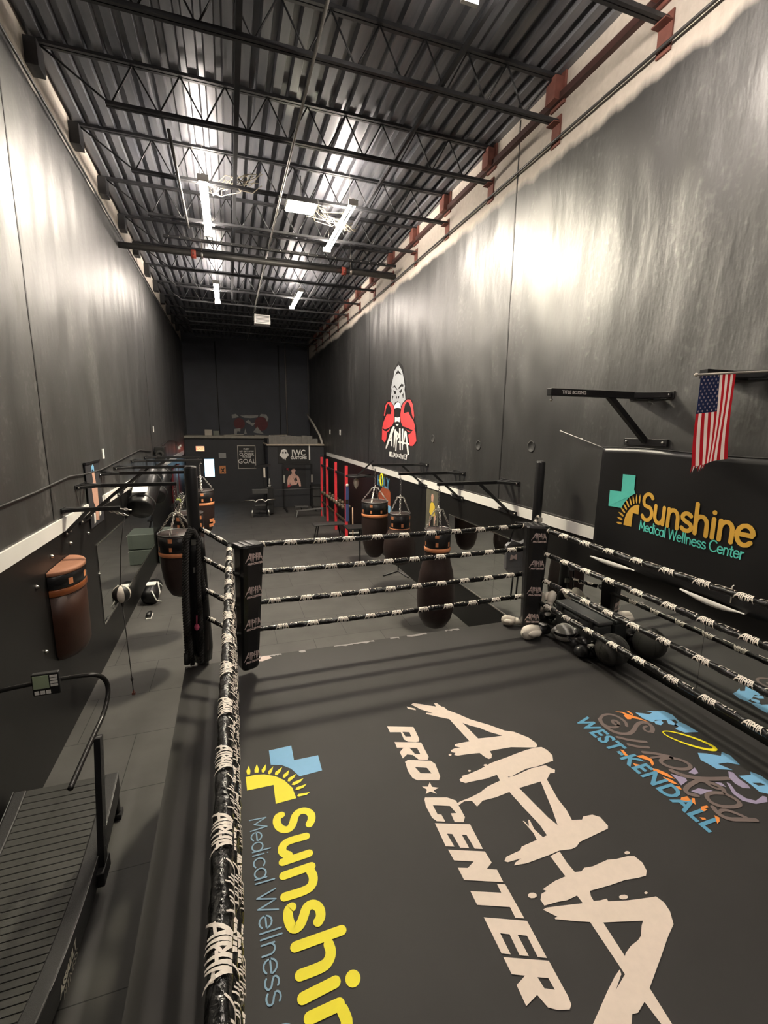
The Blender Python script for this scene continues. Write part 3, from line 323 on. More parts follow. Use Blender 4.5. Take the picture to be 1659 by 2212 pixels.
# ------------------------------------------------------------------ roof steel
def joist(Y, label):
    t = thing('roof_joist', (0, Y, 0), label, 'roof joist', 'open-web steel joists under the roof deck')
    zt, zb = 7.875, 7.42
    b = MB(); b.box((LW, -0.045, zt), (RW, -0.008, zt+0.035)); b.box((LW, 0.008, zt), (RW, 0.045, zt+0.035)); b.build('top_chord', M_joist, t)
    b = MB(); b.box((LW+0.75, -0.042, zb-0.02), (RW, -0.006, zb+0.02)); b.box((LW+0.75, 0.006, zb-0.02), (RW, 0.042, zb+0.02)); b.build('bottom_chord', M_joist, t)
    b = MB(); n = 9; x0 = LW+0.80; w = (RW-0.5-x0)/n
    for i in range(n):
        b.tube([(x0+i*w, 0, zb), (x0+(i+0.5)*w, 0, zt+0.01)], 0.010, 6); b.tube([(x0+(i+0.5)*w, 0, zt+0.01), (x0+(i+1)*w, 0, zb)], 0.010, 6)
    b.tube([(x0, 0, zb), (LW+0.12, 0, zt)], 0.012, 6); b.tube([(RW-0.5, 0, zb), (RW-0.12, 0, zt)], 0.012, 6); b.build('web', M_joist, t)
    b = MB(); b.box((RW-0.14, -0.09, zt-0.26), (RW-0.02, 0.09, zt-0.005)); b.box((RW-0.03, -0.13, zt-0.30), (RW, 0.13, zt+0.05)); b.build('right_seat', M_rust, t, 0.006)
    b = MB(); b.box((RW-0.02, -0.08, zb-0.27), (RW, 0.08, zb+0.06)); b.box((RW-0.11, -0.08, zb-0.035), (RW, 0.08, zb-0.022)); b.build('chord_clip', M_rust, t, 0.003)
    b = MB(); b.box((LW, -0.12, zt-0.28), (LW+0.13, 0.12, zt-0.005)); b.build('left_seat', M_joist, t, 0.006)
    return t
ORD = 'first second third fourth fifth sixth seventh eighth ninth tenth eleventh twelfth thirteenth fourteenth'.split()
j0 = joist(22.3, 'open-web steel roof joist, first from the far wall of the hall')
Ys = [22.3-1.53*k for k in range(14)]
for k in range(1, 14): dup(j0, (0, Ys[k], 0), 'open-web steel roof joist crossing the hall, %s counted from the far wall' % ORD[k])
# ledger angle along the right wall and long bridging bars, conduits
tag(MB().box((RW-0.07, BACK, 7.62), (RW-0.058, FAR, 7.69)).box((RW-0.07, BACK, 7.61), (RW, FAR, 7.62)).build('conduit', mat('rust_painted_steel', (0.06, 0.026, 0.022), 0.6, 0, 0.3)), 'long rusty red ledger angle along the top of the right wall', 'ledger angle')
tag(MB().tube([(RW-0.05, y, 7.20) for y in (BACK, 6, 12, 23)], 0.016, 8).build('conduit', M_pipe), 'dark conduit pipe running along the pale concrete band of the right wall', 'conduit')
tag(MB().tube([(LW+0.05, y, 7.42) for y in (BACK, 6, 12, 23)], 0.016, 8).build('conduit', M_pipe), 'dark conduit pipe running just under the joist seats of the left wall', 'conduit')
tag(MB().tube([(1.02, 3, 7.37), (0.98, 9, 7.37), (0.95, 22, 7.37)], 0.017, 8).build('conduit', mat('pale_conduit', (0.30, 0.29, 0.27), 0.4, 0.5, 0.15)), 'pale thin conduit hung under the middle of the roof joists', 'conduit')
tag(MB().tube([(-0.56, 7.2, 7.37), (-0.56, 10.3, 7.37)], 0.022, 8).build('conduit', M_pipe), 'short conduit beside the left near tube lamp', 'conduit')
tag(MB().box((0.24, 2.5, 7.45), (0.30, 22.3, 7.53)).build('bridging_bar', M_joist), 'dark bridging beam along the roof left of centre', 'bridging bar')
tag(MB().box((2.45, 2.5, 7.45), (2.49, 22.3, 7.50)).build('bridging_bar', M_joist), 'dark bridging bar along the roof right of centre', 'bridging bar')
# sprinkler main with red couplings, strut channel above
sp = thing('sprinkler_pipe', (0, 11.35, 7.24), 'thick sprinkler main pipe crossing the hall under the joists', 'pipe')
MB().tube([(LW, -0.02, 0), (RW, 0.06, 0.06)], 0.062, 16).build('pipe', M_pipe, sp)
for k, x in enumerate((-0.55, 2.75)):
    c = MB().tube([(x-0.05, 0, 0.005+0.01*x), (x+0.05, 0, 0.005+0.01*x)], 0.085, 16).build('coupling', mat('red_coupling', (0.34, 0.06, 0.04), 0.5), sp)
    MB().box((x-0.018, -0.115, -0.03), (x+0.018, 0.115, 0.03)).build('bolt_pad', M_rust, c)
    MB().tube([(x+0.17, 0, 0.02), (x+0.17, 0, 0.75)], 0.008, 6).tube([(x+0.15, 0, 0.01*x), (x+0.19, 0, 0.01*x)], 0.072, 14).build('hanger', M_steel, sp)
st = thing('strut_channel', (0, 10.85, 7.33), 'black strut channel with shiny bolts in front of the sprinkler main', 'strut')
MB().box((LW+0.9, -0.03, 0), (RW-0.2, 0.03, 0.05)).build('channel', M_blk, st)
b = MB()
for k in range(24): b.ball((LW+1.0+k*0.2, -0.034, 0.025), 0.010, 8)
b.build('bolt_row', M_steel, st)['kind'] = 'stuff'
# ------------------------------------------------------------------ lamps
M_tube = mat('lit_tube', (1, 1, 1), 0.5, emit=TUBE_COL, estr=TUBE_W)
def tube_lamp(x, y0, y1, label, z=7.30):
    t = thing('tube_lamp', (x, (y0+y1)/2, z), label, 'ceiling lamp', 'twin tube lamps hung under the roof'); h = (y1-y0)/2
    MB().box((-0.022, -h, 0.03), (0.022, h, 0.075)).build('housing', M_white, t, 0.004)
    for s in (-1, 1): MB().tube([(s*0.045, -h+0.03, -0.005), (s*0.045, h-0.03, -0.005)], 0.017, 10).build('tube', M_tube, t)
    for s in (-1, 1): MB().box((-0.08, s*h-0.02, -0.03), (0.08, s*h+0.02, 0.05)).build('end_cap', M_white, t)
    for s in (-1, 1): MB().tube([(0, s*h*0.8, 0.075), (0, s*h*0.8, 0.60)], 0.003, 5).build('hanger', M_steel, t)
    return t
tube_lamp(-0.20, 8.14, 10.33, 'lit twin tube lamp over the left side, nearer of the two on the left')
tube_lamp(2.13, 8.10, 10.30, 'lit twin tube lamp over the right side, nearer of the two on the right')
tube_lamp(-0.15, 13.5, 15.6, 'lit twin tube lamp over the left side, farther of the two on the left')
tube_lamp(2.05, 13.4, 15.4, 'lit twin tube lamp over the right side, farther of the two on the right')
tube_lamp(2.15, 1.9, 4.22, 'lit twin tube lamp over the boxing ring at the top edge of the photo')
tube_lamp(2.15, -4.4, -2.2, 'lit twin tube lamp behind the camera on the right')
fl = thing('flood_lamp', (1.35, 8.66, 7.33), 'very bright square flood lamp between the two near tube lamps', 'ceiling lamp')
MB().box((-0.26, -0.22, 0.012), (0.26, 0.22, 0.09)).build('housing', M_grey, fl, 0.01)
MB().box((-0.23, -0.19, 0), (0.23, 0.19, 0.011)).build('lens', mat('lit_lens', (1, 1, 1), 0.5, emit=(1, 0.9, 0.68), estr=FLOOD_W), fl)
MB().tube([(0, 0, 0.09), (0, 0, 0.5)], 0.01, 6).build('hanger', M_grey, fl)
# loose wiring near the lamps
for (x0, y0, x1, y1, lab, seed) in ((-0.1, 8.9, 0.6, 8.3, 'tangled loose wires beside the left near tube lamp', 3), (1.6, 8.9, 2.5, 9.6, 'tangled loose wires between flood lamp and right near tube lamp', 5)):
    rr = random.Random(seed); b = MB()
    for k in range(9):
        p = [Vector((x0+(x1-x0)*t+rr.uniform(-.12, .12), y0+(y1-y0)*t+rr.uniform(-.12, .12), 7.50+rr.uniform(-.14, .12))) for t in (0, .2, .4, .6, .8, 1)]
        b.tube(p, 0.006, 5)
    tag(b.build('loose_wires', mat('pale_wire', (0.45, 0.40, 0.30), 0.6)), lab, 'wires')
uh = thing('ceiling_heater', (1.24, 16.9, 7.02), 'small white louvred box hung at the far end of the roof', 'unit heater')
MB().box((-0.26, -0.18, 0), (0.26, 0.18, 0.30)).build('case', M_white, uh, 0.01)
b = MB()
for k in range(6): b.box((-0.22, -0.185, 0.04+k*0.04), (0.22, -0.182, 0.058+k*0.04))
b.build('louvre', M_grey, uh); MB().tube([(-.2, 0, .3), (-.2, 0, .85)], .006, 5).tube([(.2, 0, .3), (.2, 0, .85)], .006, 5).build('hanger', M_steel, uh)

# ------------------------------------------------------------------ mirrors
def mirror(side, y0, y1, z0, z1, label):
    X = LW+0.011 if side < 0 else RW-0.011; s = 1 if side < 0 else -1
    t = thing('wall_mirror', (X, (y0+y1)/2, z0), label, 'mirror', 'mirror panels on the %s wall' % ('left' if side < 0 else 'right')); h = (y1-y0)/2-0.002
    MB().box((-0.0045, -h, 0), (0.0045, h, z1-z0)).build('glass', M_mirror, t)
    MB().box((-0.006, -h, -0.012), (0.012, h, 0.0)).box((0.0045*s if s > 0 else -0.012, -h, -0.004), (0.012 if s > 0 else -0.0045, h, 0.010)).build('bottom_channel', M_steel, t)
    MB().box((-0.006, -h, z1-z0), (0.010, h, z1-z0+0.012)).build('top_channel', M_steel, t)
mirror(1, 6.262, 7.98, 0.71, 1.95, 'wall mirror on the right wall beyond the ring, with its far end showing')
mirror(1, 4.506, 6.262, 0.71, 1.95, 'wall mirror on the right wall just behind the far right ring post')
mirror(1, 2.75, 4.506, 0.71, 1.95, 'wall mirror on the right wall beside the gear on the ring edge')
mirror(1, 0.994, 2.75, 0.71, 1.95, 'wall mirror on the right wall, nearest to the camera, under the sponsor banner')
mirror(-1, 7.58, 9.95, 0.60, 1.845, 'wall mirror on the left wall behind the double end ball')
mirror(-1, 9.95, 12.6, 0.60, 1.845, 'wall mirror on the left wall, farther one behind the heavy bags')

# ------------------------------------------------------------------ the boxing ring
YF = 4.80
ring = thing('ring_platform', (0, 0, 0), 'raised boxing ring floor with black canvas and sponsor prints', 'boxing ring')
MB().box((-0.53, -0.55, 0), (RW-0.09, YF-0.02, CZ-0.03)).build('apron', mat('black_apron_cloth', (0.016, 0.016, 0.016), 0.8, 0, 0.3, 3), ring)
NX, NY = 46, 54; vs = []; fs = []
for j in range(NY+1):
    for i in range(NX+1):
        x = -0.55+(RW-0.07+0.55)*i/NX; y = -0.57+(YF+0.57)*j/NY
        z = CZ-0.0015-0.006*max(0, math.sin(x*40))*(1 if x > 3.45 else 0)*(x-3.45)/0.6
        vs.append((x, y, z))
for j in range(NY):
    for i in range(NX): a = j*(NX+1)+i; fs.append((a, a+1, a+NX+2, a+NX+1))
b = MB(); b.add(vs, fs); b.box((-0.55, -0.57, CZ-0.035), (RW-0.07, YF, CZ-0.0085)); M_cv = canvas_material('ring_canvas', (0.0215, 0.0202, 0.0197), (0.038, 0.0357, 0.0345)); canvas_b = b
zc = CZ+0.0006
fnc = lambda z: (lambda u, v: (u, v, z))
def poly_part(name, polys, z, m, parent):
    b = MB(); b.out = (0, 0, 1)
    for rings in polys: b.flat(rings, fnc(z))
    return b.build(name, m, parent)
def chaikin(p, it=2):
    for _ in range(it):
        q = [p[0]]
        for a, c in zip(p[:-1], p[1:]): q += [(a[0]*.75+c[0]*.25, a[1]*.75+c[1]*.25), (a[0]*.25+c[0]*.75, a[1]*.25+c[1]*.75)]
        q.append(p[-1]); p = q
    return p
M_mprint = mat('worn_cream_print', lin(238, 222, 208), 0.6, 0, 0.07, 30)
poly_part('brush_lettering', D['alpha'], zc, M_mprint, ring)['label'] = 'huge cream brush-stroke ALPHA lettering'
poly_part('block_lettering', D['procenter'], zc+0.0002, M_mprint, ring)['label'] = 'cream slanted PRO CENTER lettering with a star'
b = MB(); b.out = (0, 0, 1)
for p in D['sun_strokes']: b.stroke(chaikin(p), 0.050, fnc(zc))
d = D['sun_dot']; b.add([(d[0]+0.035*math.cos(t*PI/12), d[1]+0.035*math.sin(t*PI/12), zc) for t in range(24)], [tuple(range(24))])
b.build('yellow_lettering', M_yel, ring)['label'] = 'yellow rounded Sunshine lettering'
poly_part('sun_arc', [[p] for p in D['sun_arc']+D['sun_rays']], zc, M_yel, ring); poly_part('half_cross', [[p] for p in D['sun_cross']], zc, M_blue, ring)
# thin rounded lettering as single-line strokes: letter -> (advance, strokes), x-height 0.62, cap height 1
def arc(cx, cy, rx, ry, a0, a1, n=12): return [(cx+rx*math.cos(math.radians(a0+(a1-a0)*i/n)), cy+ry*math.sin(math.radians(a0+(a1-a0)*i/n))) for i in range(n+1)]
X_ = .31
GL = {'M': (.95, [[(.08,0),(.14,1)],[(.14,1),(.46,.25)],[(.46,.25),(.78,1)],[(.78,1),(.84,0)]]),
 'e': (.66, [[(.05,.33),(.60,.33)]+arc(.33,.31,.28,.31,10,320)]), 'd': (.70, [arc(.32,.31,.27,.31,0,360,18), [(.60,1.02),(.60,0)]]),
 'i': (.28, [[(.12,.62),(.12,0)], [(.12,.84),(.12,.85)]]), 'c': (.60, [arc(.33,.31,.28,.31,45,315)]),
 'a': (.70, [arc(.32,.31,.27,.31,0,360,18), [(.60,.62),(.60,0)]]), 'l': (.26, [[(.12,1.02),(.12,0)]]), ' ': (.34, []),
 'W': (1.12, [[(.03,1),(.28,0)],[(.28,0),(.54,.95)],[(.54,.95),(.80,0)],[(.80,0),(1.06,1)]]), 'n': (.66, [[(.10,.62),(.10,0)], [(.10,.30)]+arc(.32,.36,.22,.26,170,0,8)+[(.54,0)]]),
 's': (.54, [arc(.27,.465,.19,.155,35,200,8)+[(.24,.33)]+arc(.27,.155,.21,.155,60,-150,10)]),
 'C': (.92, [arc(.50,.50,.45,.50,45,315,16)]), 't': (.42, [[(.20,.86),(.20,.10),(.26,0),(.36,0)], [(.04,.62),(.36,.62)]]), 'r': (.42, [[(.10,.62),(.10,0)], [(.10,.34),(.16,.52),(.28,.62),(.38,.60)]]),
 'S': (.66, [arc(.33,.74,.25,.26,30,230,10)+arc(.32,.26,.27,.27,60,-150,10)]), 'u': (.68, [[(.10,.62),(.10,.28)]+arc(.32,.26,.22,.26,180,360,8)+[(.54,.62)], [(.54,.3),(.54,0)]]),
 'h': (.66, [[(.10,1.02),(.10,0)], [(.10,.30)]+arc(.32,.36,.22,.26,170,0,8)+[(.54,0)]])}
def line_text(b, s, H, w, fn, width=None, gap=0.0):
    tot = sum(GL[c][0]+gap for c in s); k = (width/(tot*H)) if width else 1.0; x = 0
    for ch in s:
        adv, sts = GL[ch]
        for st_ in sts: b.stroke([((x+p[0])*H*k, p[1]*H) for p in st_], w, fn)
        x += adv+gap
b = MB(); b.out = (0, 0, 1); line_text(b, 'Medical Wellness', 0.100, 0.0085, lambda u, v: (0.007+0.031*u/0.99+v, 2.645-u, zc), 1.03)
b.build('thin_lettering', M_ltblue, ring)['label'] = 'thin pale blue Medical Wellness lettering'
b = MB(); b.out = (0, 0, 1); line_text(b, 'Center', 0.100, 0.0085, lambda u, v: (0.046+v, 1.545-u, zc), 0.42)
b.build('thin_lettering', M_ltblue, ring)['label'] = 'thin pale blue Center lettering'
# burger sponsor print at the right edge
b = MB(); b.out = (0, 0, 1)
for p, w in D['hs_smoke']: b.stroke(chaikin(p), w*1.3, fnc(zc))
b.build('script_lettering', M_taupe, ring)['label'] = 'taupe curly script lettering'
poly_part('serif_lettering', D['hs_holy'], zc+0.0003, M_blue, ring)['label'] = 'pale blue serif HOLY lettering'
b = MB(); b.out = (0, 0, 1); b.stroke(chaikin(D['hs_halo']), 0, fnc(zc+.001), True, [0.012+0.018*(0.5-0.5*math.cos(2*PI*(i/(len(chaikin(D['hs_halo']))-1)))) for i in range(len(chaikin(D['hs_halo'])))]); b.build('halo', M_yel, ring)
canvas_b.out = (0, 0, 1); canvas_b.m = 1
for p in D['hs_orange']: canvas_b.flat([p], fnc(zc))
canvas_b.m = 2
for p in D['hs_lilac']: canvas_b.flat([p], fnc(zc-.0004))
canvas_b.build('canvas', [M_cv, M_orpr, M_lilac], ring)
b = MB(); v_, f_ = text_mesh('WEST-KENDALL', 0.205, bold=0.006, space=1.08); x0 = min(v[0] for v in v_); k_ = 1.19/(max(v[0] for v in v_)-x0); y0 = min(v[1] for v in v_)
b.add([(2.738+(q[1]-y0)*1.0+0.016*(q[0]-x0)*k_, 2.845-(q[0]-x0)*k_, zc+.0012) for q in v_], f_); b.build('place_lettering', M_midblue, ring)['label'] = 'mid blue WEST-KENDALL lettering'
# tape along the far edge of the canvas
rr = random.Random(4); b = MB(); x = -0.54
while x < 2.6:
    w = rr.uniform(.06, .26)
    if rr.random() < 0.72:
        n = 5; top = [(x+w*i/n, YF-0.002-rr.uniform(0, .006)) for i in range(n+1)]; bot = [(x+w*i/n, YF-0.02-rr.uniform(0, .035)) for i in range(n+1)]
        b.flat([top+bot[::-1]], fnc(CZ+0.0012))
    x += w+rr.uniform(0, .05)
b.build('edge_tape', mat('grey_tape', lin(150, 145, 145), 0.5, 0, 0.2, 12), ring)
b = MB(); b.flat([[(0.02, 4.70), (0.10, 4.775), (0.16, 4.74), (0.24, 4.79), (0.30, 4.78), (0.33, 4.72), (0.22, 4.68), (0.16, 4.70)]], fnc(CZ+0.0018)); b.flat([[(-0.16, 4.66), (-0.10, 4.76), (-0.05, 4.78), (-0.04, 4.70), (-0.12, 4.64)]], fnc(CZ+0.0018)); b.build('torn_tape', M_padprint, ring)
# ------------------------------------------------------------------ small ALPHA mark as brush strokes (u 0..2.05, v 0..1)
MARK = [([(.60,1),(.30,.45),(0,0)], .15, .05), ([(.60,1),(.63,.6),(.62,.18)], .14, .06), ([(.18,.40),(.62,.46)], .08, .08), ([(.80,.97),(.80,.5),(.76,.08)], .13, .05),
        ([(.97,.95),(.96,.5),(.92,-.02)], .13, .05), ([(.97,.95),(1.22,.66),(.98,.46)], .09, .08), ([(1.30,.98),(1.29,.5),(1.26,.10)], .13, .05), ([(1.50,.95),(1.50,.5),(1.48,.12)], .13, .05),
        ([(1.12,.50),(1.52,.52)], .08, .08), ([(1.70,.96),(1.66,.5),(1.60,.15)], .12, .05), ([(1.70,.96),(1.86,.5),(2.03,.02)], .14, .05), ([(1.60,.44),(1.98,.40)], .08, .08)]
def small_mark(b, size, fn, sub=4, under=True, fat=1.0):
    for pts, w0, w1 in MARK:
        P = []
        for a, c in zip(pts[:-1], pts[1:]): P += [(a[0]+(c[0]-a[0])*k/sub, a[1]+(c[1]-a[1])*k/sub) for k in range(sub)]
        P.append(pts[-1]); n = len(P); ws = [(w0+(w1-w0)*i/(n-1)) for i in range(n)]
        b.stroke([(p[0]*size, p[1]*size) for p in P], 0, fn, False, [w*size*fat for w in ws])
    if under:
        b.stroke([(.15*size, -.18*size), (.8*size, -.20*size), (1.75*size, -.20*size)], .13*size, fn, False)
# ------------------------------------------------------------------ ring posts, covers, ropes
def post(x, y, label):
    t = thing('ring_post', (x, y, 0), label, 'ring post', 'steel corner posts of the ring')
    MB().lathe([(0.060, 0.0), (0.060, 3.22), (0.055, 3.235)]).build('pole', M_blk, t)
    MB().lathe([(0.052, 3.236), (0.05, 3.242)]).build('cap', M_grey, t)
    MB().box((-0.13, -0.13, 0), (0.13, 0.13, 0.015)).build('base_plate', M_blk, t)
    for z in (2.48, 2.19, 1.87, 1.60):
        MB().box((-0.03, -0.085, z-0.03), (0.03, -0.055, z+0.03)).build('rope_lug', M_steel, t)
    return t
lp = post(-0.385, 4.90, 'tall black steel ring post at the far left corner, draped with battle rope')
post(3.80, 4.93, 'tall black steel ring post behind the far right corner pad')
MB().lathe([(0.085, 1.16), (0.10, 1.3), (0.09, 1.8), (0.085, 2.35), (0.08, 2.5)], (0, 0, 0), 20, sx=1.1).build('padded_sleeve', M_vinyl, lp)
# battle rope hung over the post
def twisted(b, pts, r, pitch=0.09):
    L = 0; pts = [Vector(p) for p in pts]; dense = []
    for a, c in zip(pts[:-1], pts[1:]):
        n = max(2, int((c-a).length/0.012)); dense += [a.lerp(c, k/n) for k in range(n)]
    dense.append(pts[-1])
    for s in range(3):
        out = []; d = 0
        for i, p in enumerate(dense):
            if i: d += (p-dense[i-1]).length
            dr = (dense[min(i+1, len(dense)-1)]-dense[max(i-1, 0)]).normalized(); u = Vector((0, 1, 0)) if abs(dr.y) < .9 else Vector((1, 0, 0)); a = dr.cross(u).normalized(); c = dr.cross(a)
            t = 2*PI*(d/pitch+s/3); out.append(p+(a*math.cos(t)+c*math.sin(t))*r*0.55)
        b.tube(out, r*0.55, 6)
br = thing('battle_rope', (-0.42, 4.80, CZ), 'thick black twisted battle rope looped over the far left ring post', 'battle rope')
b = MB(); twisted(b, [(-0.06, -0.01, 0.02), (-0.075, -0.01, 0.5), (-0.06, 0, 1.0), (-0.03, 0.0, 1.38), (0.03, 0.02, 1.46), (0.07, 0.03, 1.36), (0.05, 0.0, 0.9), (0.045, -0.01, 0.3), (0.03, -0.01, 0.02)], 0.024)
twisted(b, [(-0.11, 0.02, 0.02), (-0.10, 0.02, 0.7), (-0.055, 0.03, 1.36), (0.0, 0.05, 1.47), (0.06, 0.06, 1.36), (0.10, 0.02, 0.7)], 0.024); b.build('rope', M_cord, br)
b = MB(); b.tube([(-0.115, 0.02, 0.02), (-0.112, 0.02, 0.14)], 0.03, 12); b.build('heat_shrink_end', M_rub, br)
tag(MB().ball((-0.41, 4.745, 1.60), 0.026, 14, sz=1.3).tube([(-0.41, 4.745, 1.63), (-0.405, 4.76, 1.72)], 0.008, 6).build('hand_wrap', mat('pink_cloth', lin(215, 95, 130), 0.8)), 'small pink hand wrap ball tied to the far left ring post', 'hand wrap')
def pad(x, y, z0, z1, rz, label, r=0.125, lean=(0, 0)):
    t = thing('corner_pad', (x, y, z0), label, 'corner pad', 'printed corner pads of the ring', rz); h = z1-z0
    def sec(k, s, dz):
        sh = [(-r, -r*.55), (-r*.86, -r*.85), (-r*.5, -r), (r*.5, -r), (r*.86, -r*.85), (r, -r*.55), (r*.9, r*.7), (-r*.9, r*.7)]
        return [(a*s+lean[0]*k, c*s+lean[1]*k, dz) for a, c in sh]
    b = MB(); rr = random.Random(3); lev = [(0, .66, 0.0), (.02, .74, .025)]+[(k, .74+.26*k+rr.uniform(-.01, .01), h*k) for k in (.15, .3, .45, .6, .75, .9)]+[(.985, 1.02, h-.02), (1, .94, h)]
    vs = []
    for k, s, dz in lev: vs += sec(k, s, dz)
    n = len(lev); fs = [(i*8+j, i*8+(j+1) % 8, (i+1)*8+(j+1) % 8, (i+1)*8+j) for i in range(n-1) for j in range(8)]+[tuple(range(8))[::-1], tuple((n-1)*8+j for j in range(8))]
    b.add(vs, fs); cb = b; cb.m = 1; cb.out = (0, -1, 0)
    for k in (.90, .64, .38, .11):
        s = .74+.26*k; sz = 0.088; fn = lambda u, v: (lean[0]*k-0.092*1.0+u, -r*s-0.0035+lean[1]*k, h*k-0.035+v)
        small_mark(cb, sz, fn, 2, False); put_text(cb, 'PRO-CENTER', 0.026, lambda u, v: (lean[0]*k+0.005+u, -r*s-0.0035+lean[1]*k, h*k-0.052+v), bold=0.002, shear=0.3)
    b = MB()
    for a in (-.5, 0, .5): b.box((a*r-.012, -r*.9, h+.001), (a*r+.012, r*.6, h+.006))
    b.build('lacing', M_grey, t); cb.build('cover', [M_vinyl, M_padprint], t); return t
pad(0.072, 4.47, 1.235, 2.52, math.radians(24), 'black corner pad with four pale marks at the far left corner of the ring', 0.122, (0.06, 0))
pad(3.44, 4.45, 1.24, 2.525, math.radians(-20), 'black corner pad with four pale marks at the far right corner of the ring', 0.135, (0.0, 0))
def rope(p0, p1, label, group, r=0.027, sag=0.015, name='ring_rope', seed=1, face=(0, -1, 0.55), spacing=0.32, size=0.070, off=0.1):
    p0 = Vector(p0); p1 = Vector(p1); L = (p1-p0).length; d = (p1-p0).normalized(); rr = random.Random(seed)
    side = Vector(face); side = (side-d*side.dot(d)).normalized(); oth = d.cross(side)
    def cen(s): return d*s - Vector((0, 0, 1))*sag*4*(s/L)*(1-s/L)
    n = max(6, int(L/0.022)); K = 14; vs = []; fs = []
    ph = [rr.uniform(0, 6.28) for _ in range(6)]
    for i in range(n+1):
        s = L*i/n; c = cen(s)
        for k in range(K):
            a = 2*PI*k/K; tw = a+s*6
            rad = r*(1+0.07*math.sin(s*23+ph[0]+2*a)+0.06*math.sin(s*61+ph[1]-3*a)+0.05*math.sin(s*9+ph[2]+a*2)+rr.uniform(-.03, .03))
            vs.append(c+(side*math.cos(a)+oth*math.sin(a))*rad)
    for i in range(n):
        for k in range(K): fs.append((i*K+k, i*K+(k+1) % K, (i+1)*K+(k+1) % K, (i+1)*K+k))
    fs.append(tuple(range(K))[::-1]); fs.append(tuple(n*K+k for k in range(K)))
    b = MB(); b.add(vs, fs, True); b.m = 1; rw = r*1.16; b.out = tuple(side)
    for row, ang0 in ((0, 0.0), (1, 1.75)):
        s = off+(spacing/2 if row == 1 else 0)
        while s < L-0.12:
            def fn(u, v, s=s, ang0=ang0):
                a = ang0+(v-size*0.5)/r*1.0; c = cen(s+u); return c+(side*math.cos(a)+oth*math.sin(-a))*rw
            small_mark(b, size, fn, 3, False, 1.25); s += spacing+rr.uniform(-.015, .015)
    o = b.build(name, [M_wrap, M_print]); o.location = p0; return tag(o, label, 'ring rope', group)
M_wrap = mat('black_vinyl_wrap', (0.008, 0.008, 0.008), 0.22, 0, 0.2, 8, 0.8, 45)
RZ = (2.475, 2.185, 1.86, 1.565); HN = ('top', 'second', 'third', 'lowest')
XL, XR, YR = -0.05, 3.50, 4.60
for i, z in enumerate(RZ):
    rope((XL+0.02, YR, z), (XR-0.02, YR, z+0.003), 'white-printed black ring rope on the far side of the ring, %s of four' % HN[i], 'ropes on the far side of the ring', seed=10+i, off=0.18+0.07*i)
for i, z in enumerate(RZ):
    rope((XR, YR-0.03, z), (XR+0.0, -0.45, z), 'white-printed black ring rope along the mirror side, %s of four' % HN[i], 'ropes on the mirror side of the ring', face=(-1, 0, 0.6), seed=20+i, off=0.16+0.05*i, sag=0.012)
for i, z in enumerate(RZ):
    rope((XL-0.03*0, YR-0.03, z), (XL-0.035, -0.45, z), 'white-printed black ring rope along the treadmill side, %s of four' % HN[i], 'ropes on the treadmill side of the ring', face=(-0.15, 0, 1), seed=30+i, off=0.12+0.06*i, sag=0.01, r=0.029)
for i, z in enumerate(RZ):
    rope((-0.325, 4.86, z+0.13-0.015*i), (XL-0.01, YR+0.01, z+0.01), 'short printed rope link from far left post to the ropes, %s of four' % HN[i], 'rope links at the far left post', face=(0.4, -1, 0.7), seed=40+i, off=0.05, r=0.024, sag=0, spacing=.17, size=.045, name='rope_link')
    rope((3.78, 4.87, z+0.06), (XR+0.01, YR+0.01, z+0.005), 'short printed rope link at the far right post, %s of four' % HN[i], 'rope links at the far right post', face=(-0.4, -1, 0.7), seed=50+i, off=0.05, r=0.024, sag=0, spacing=.17, size=.045, name='rope_link')

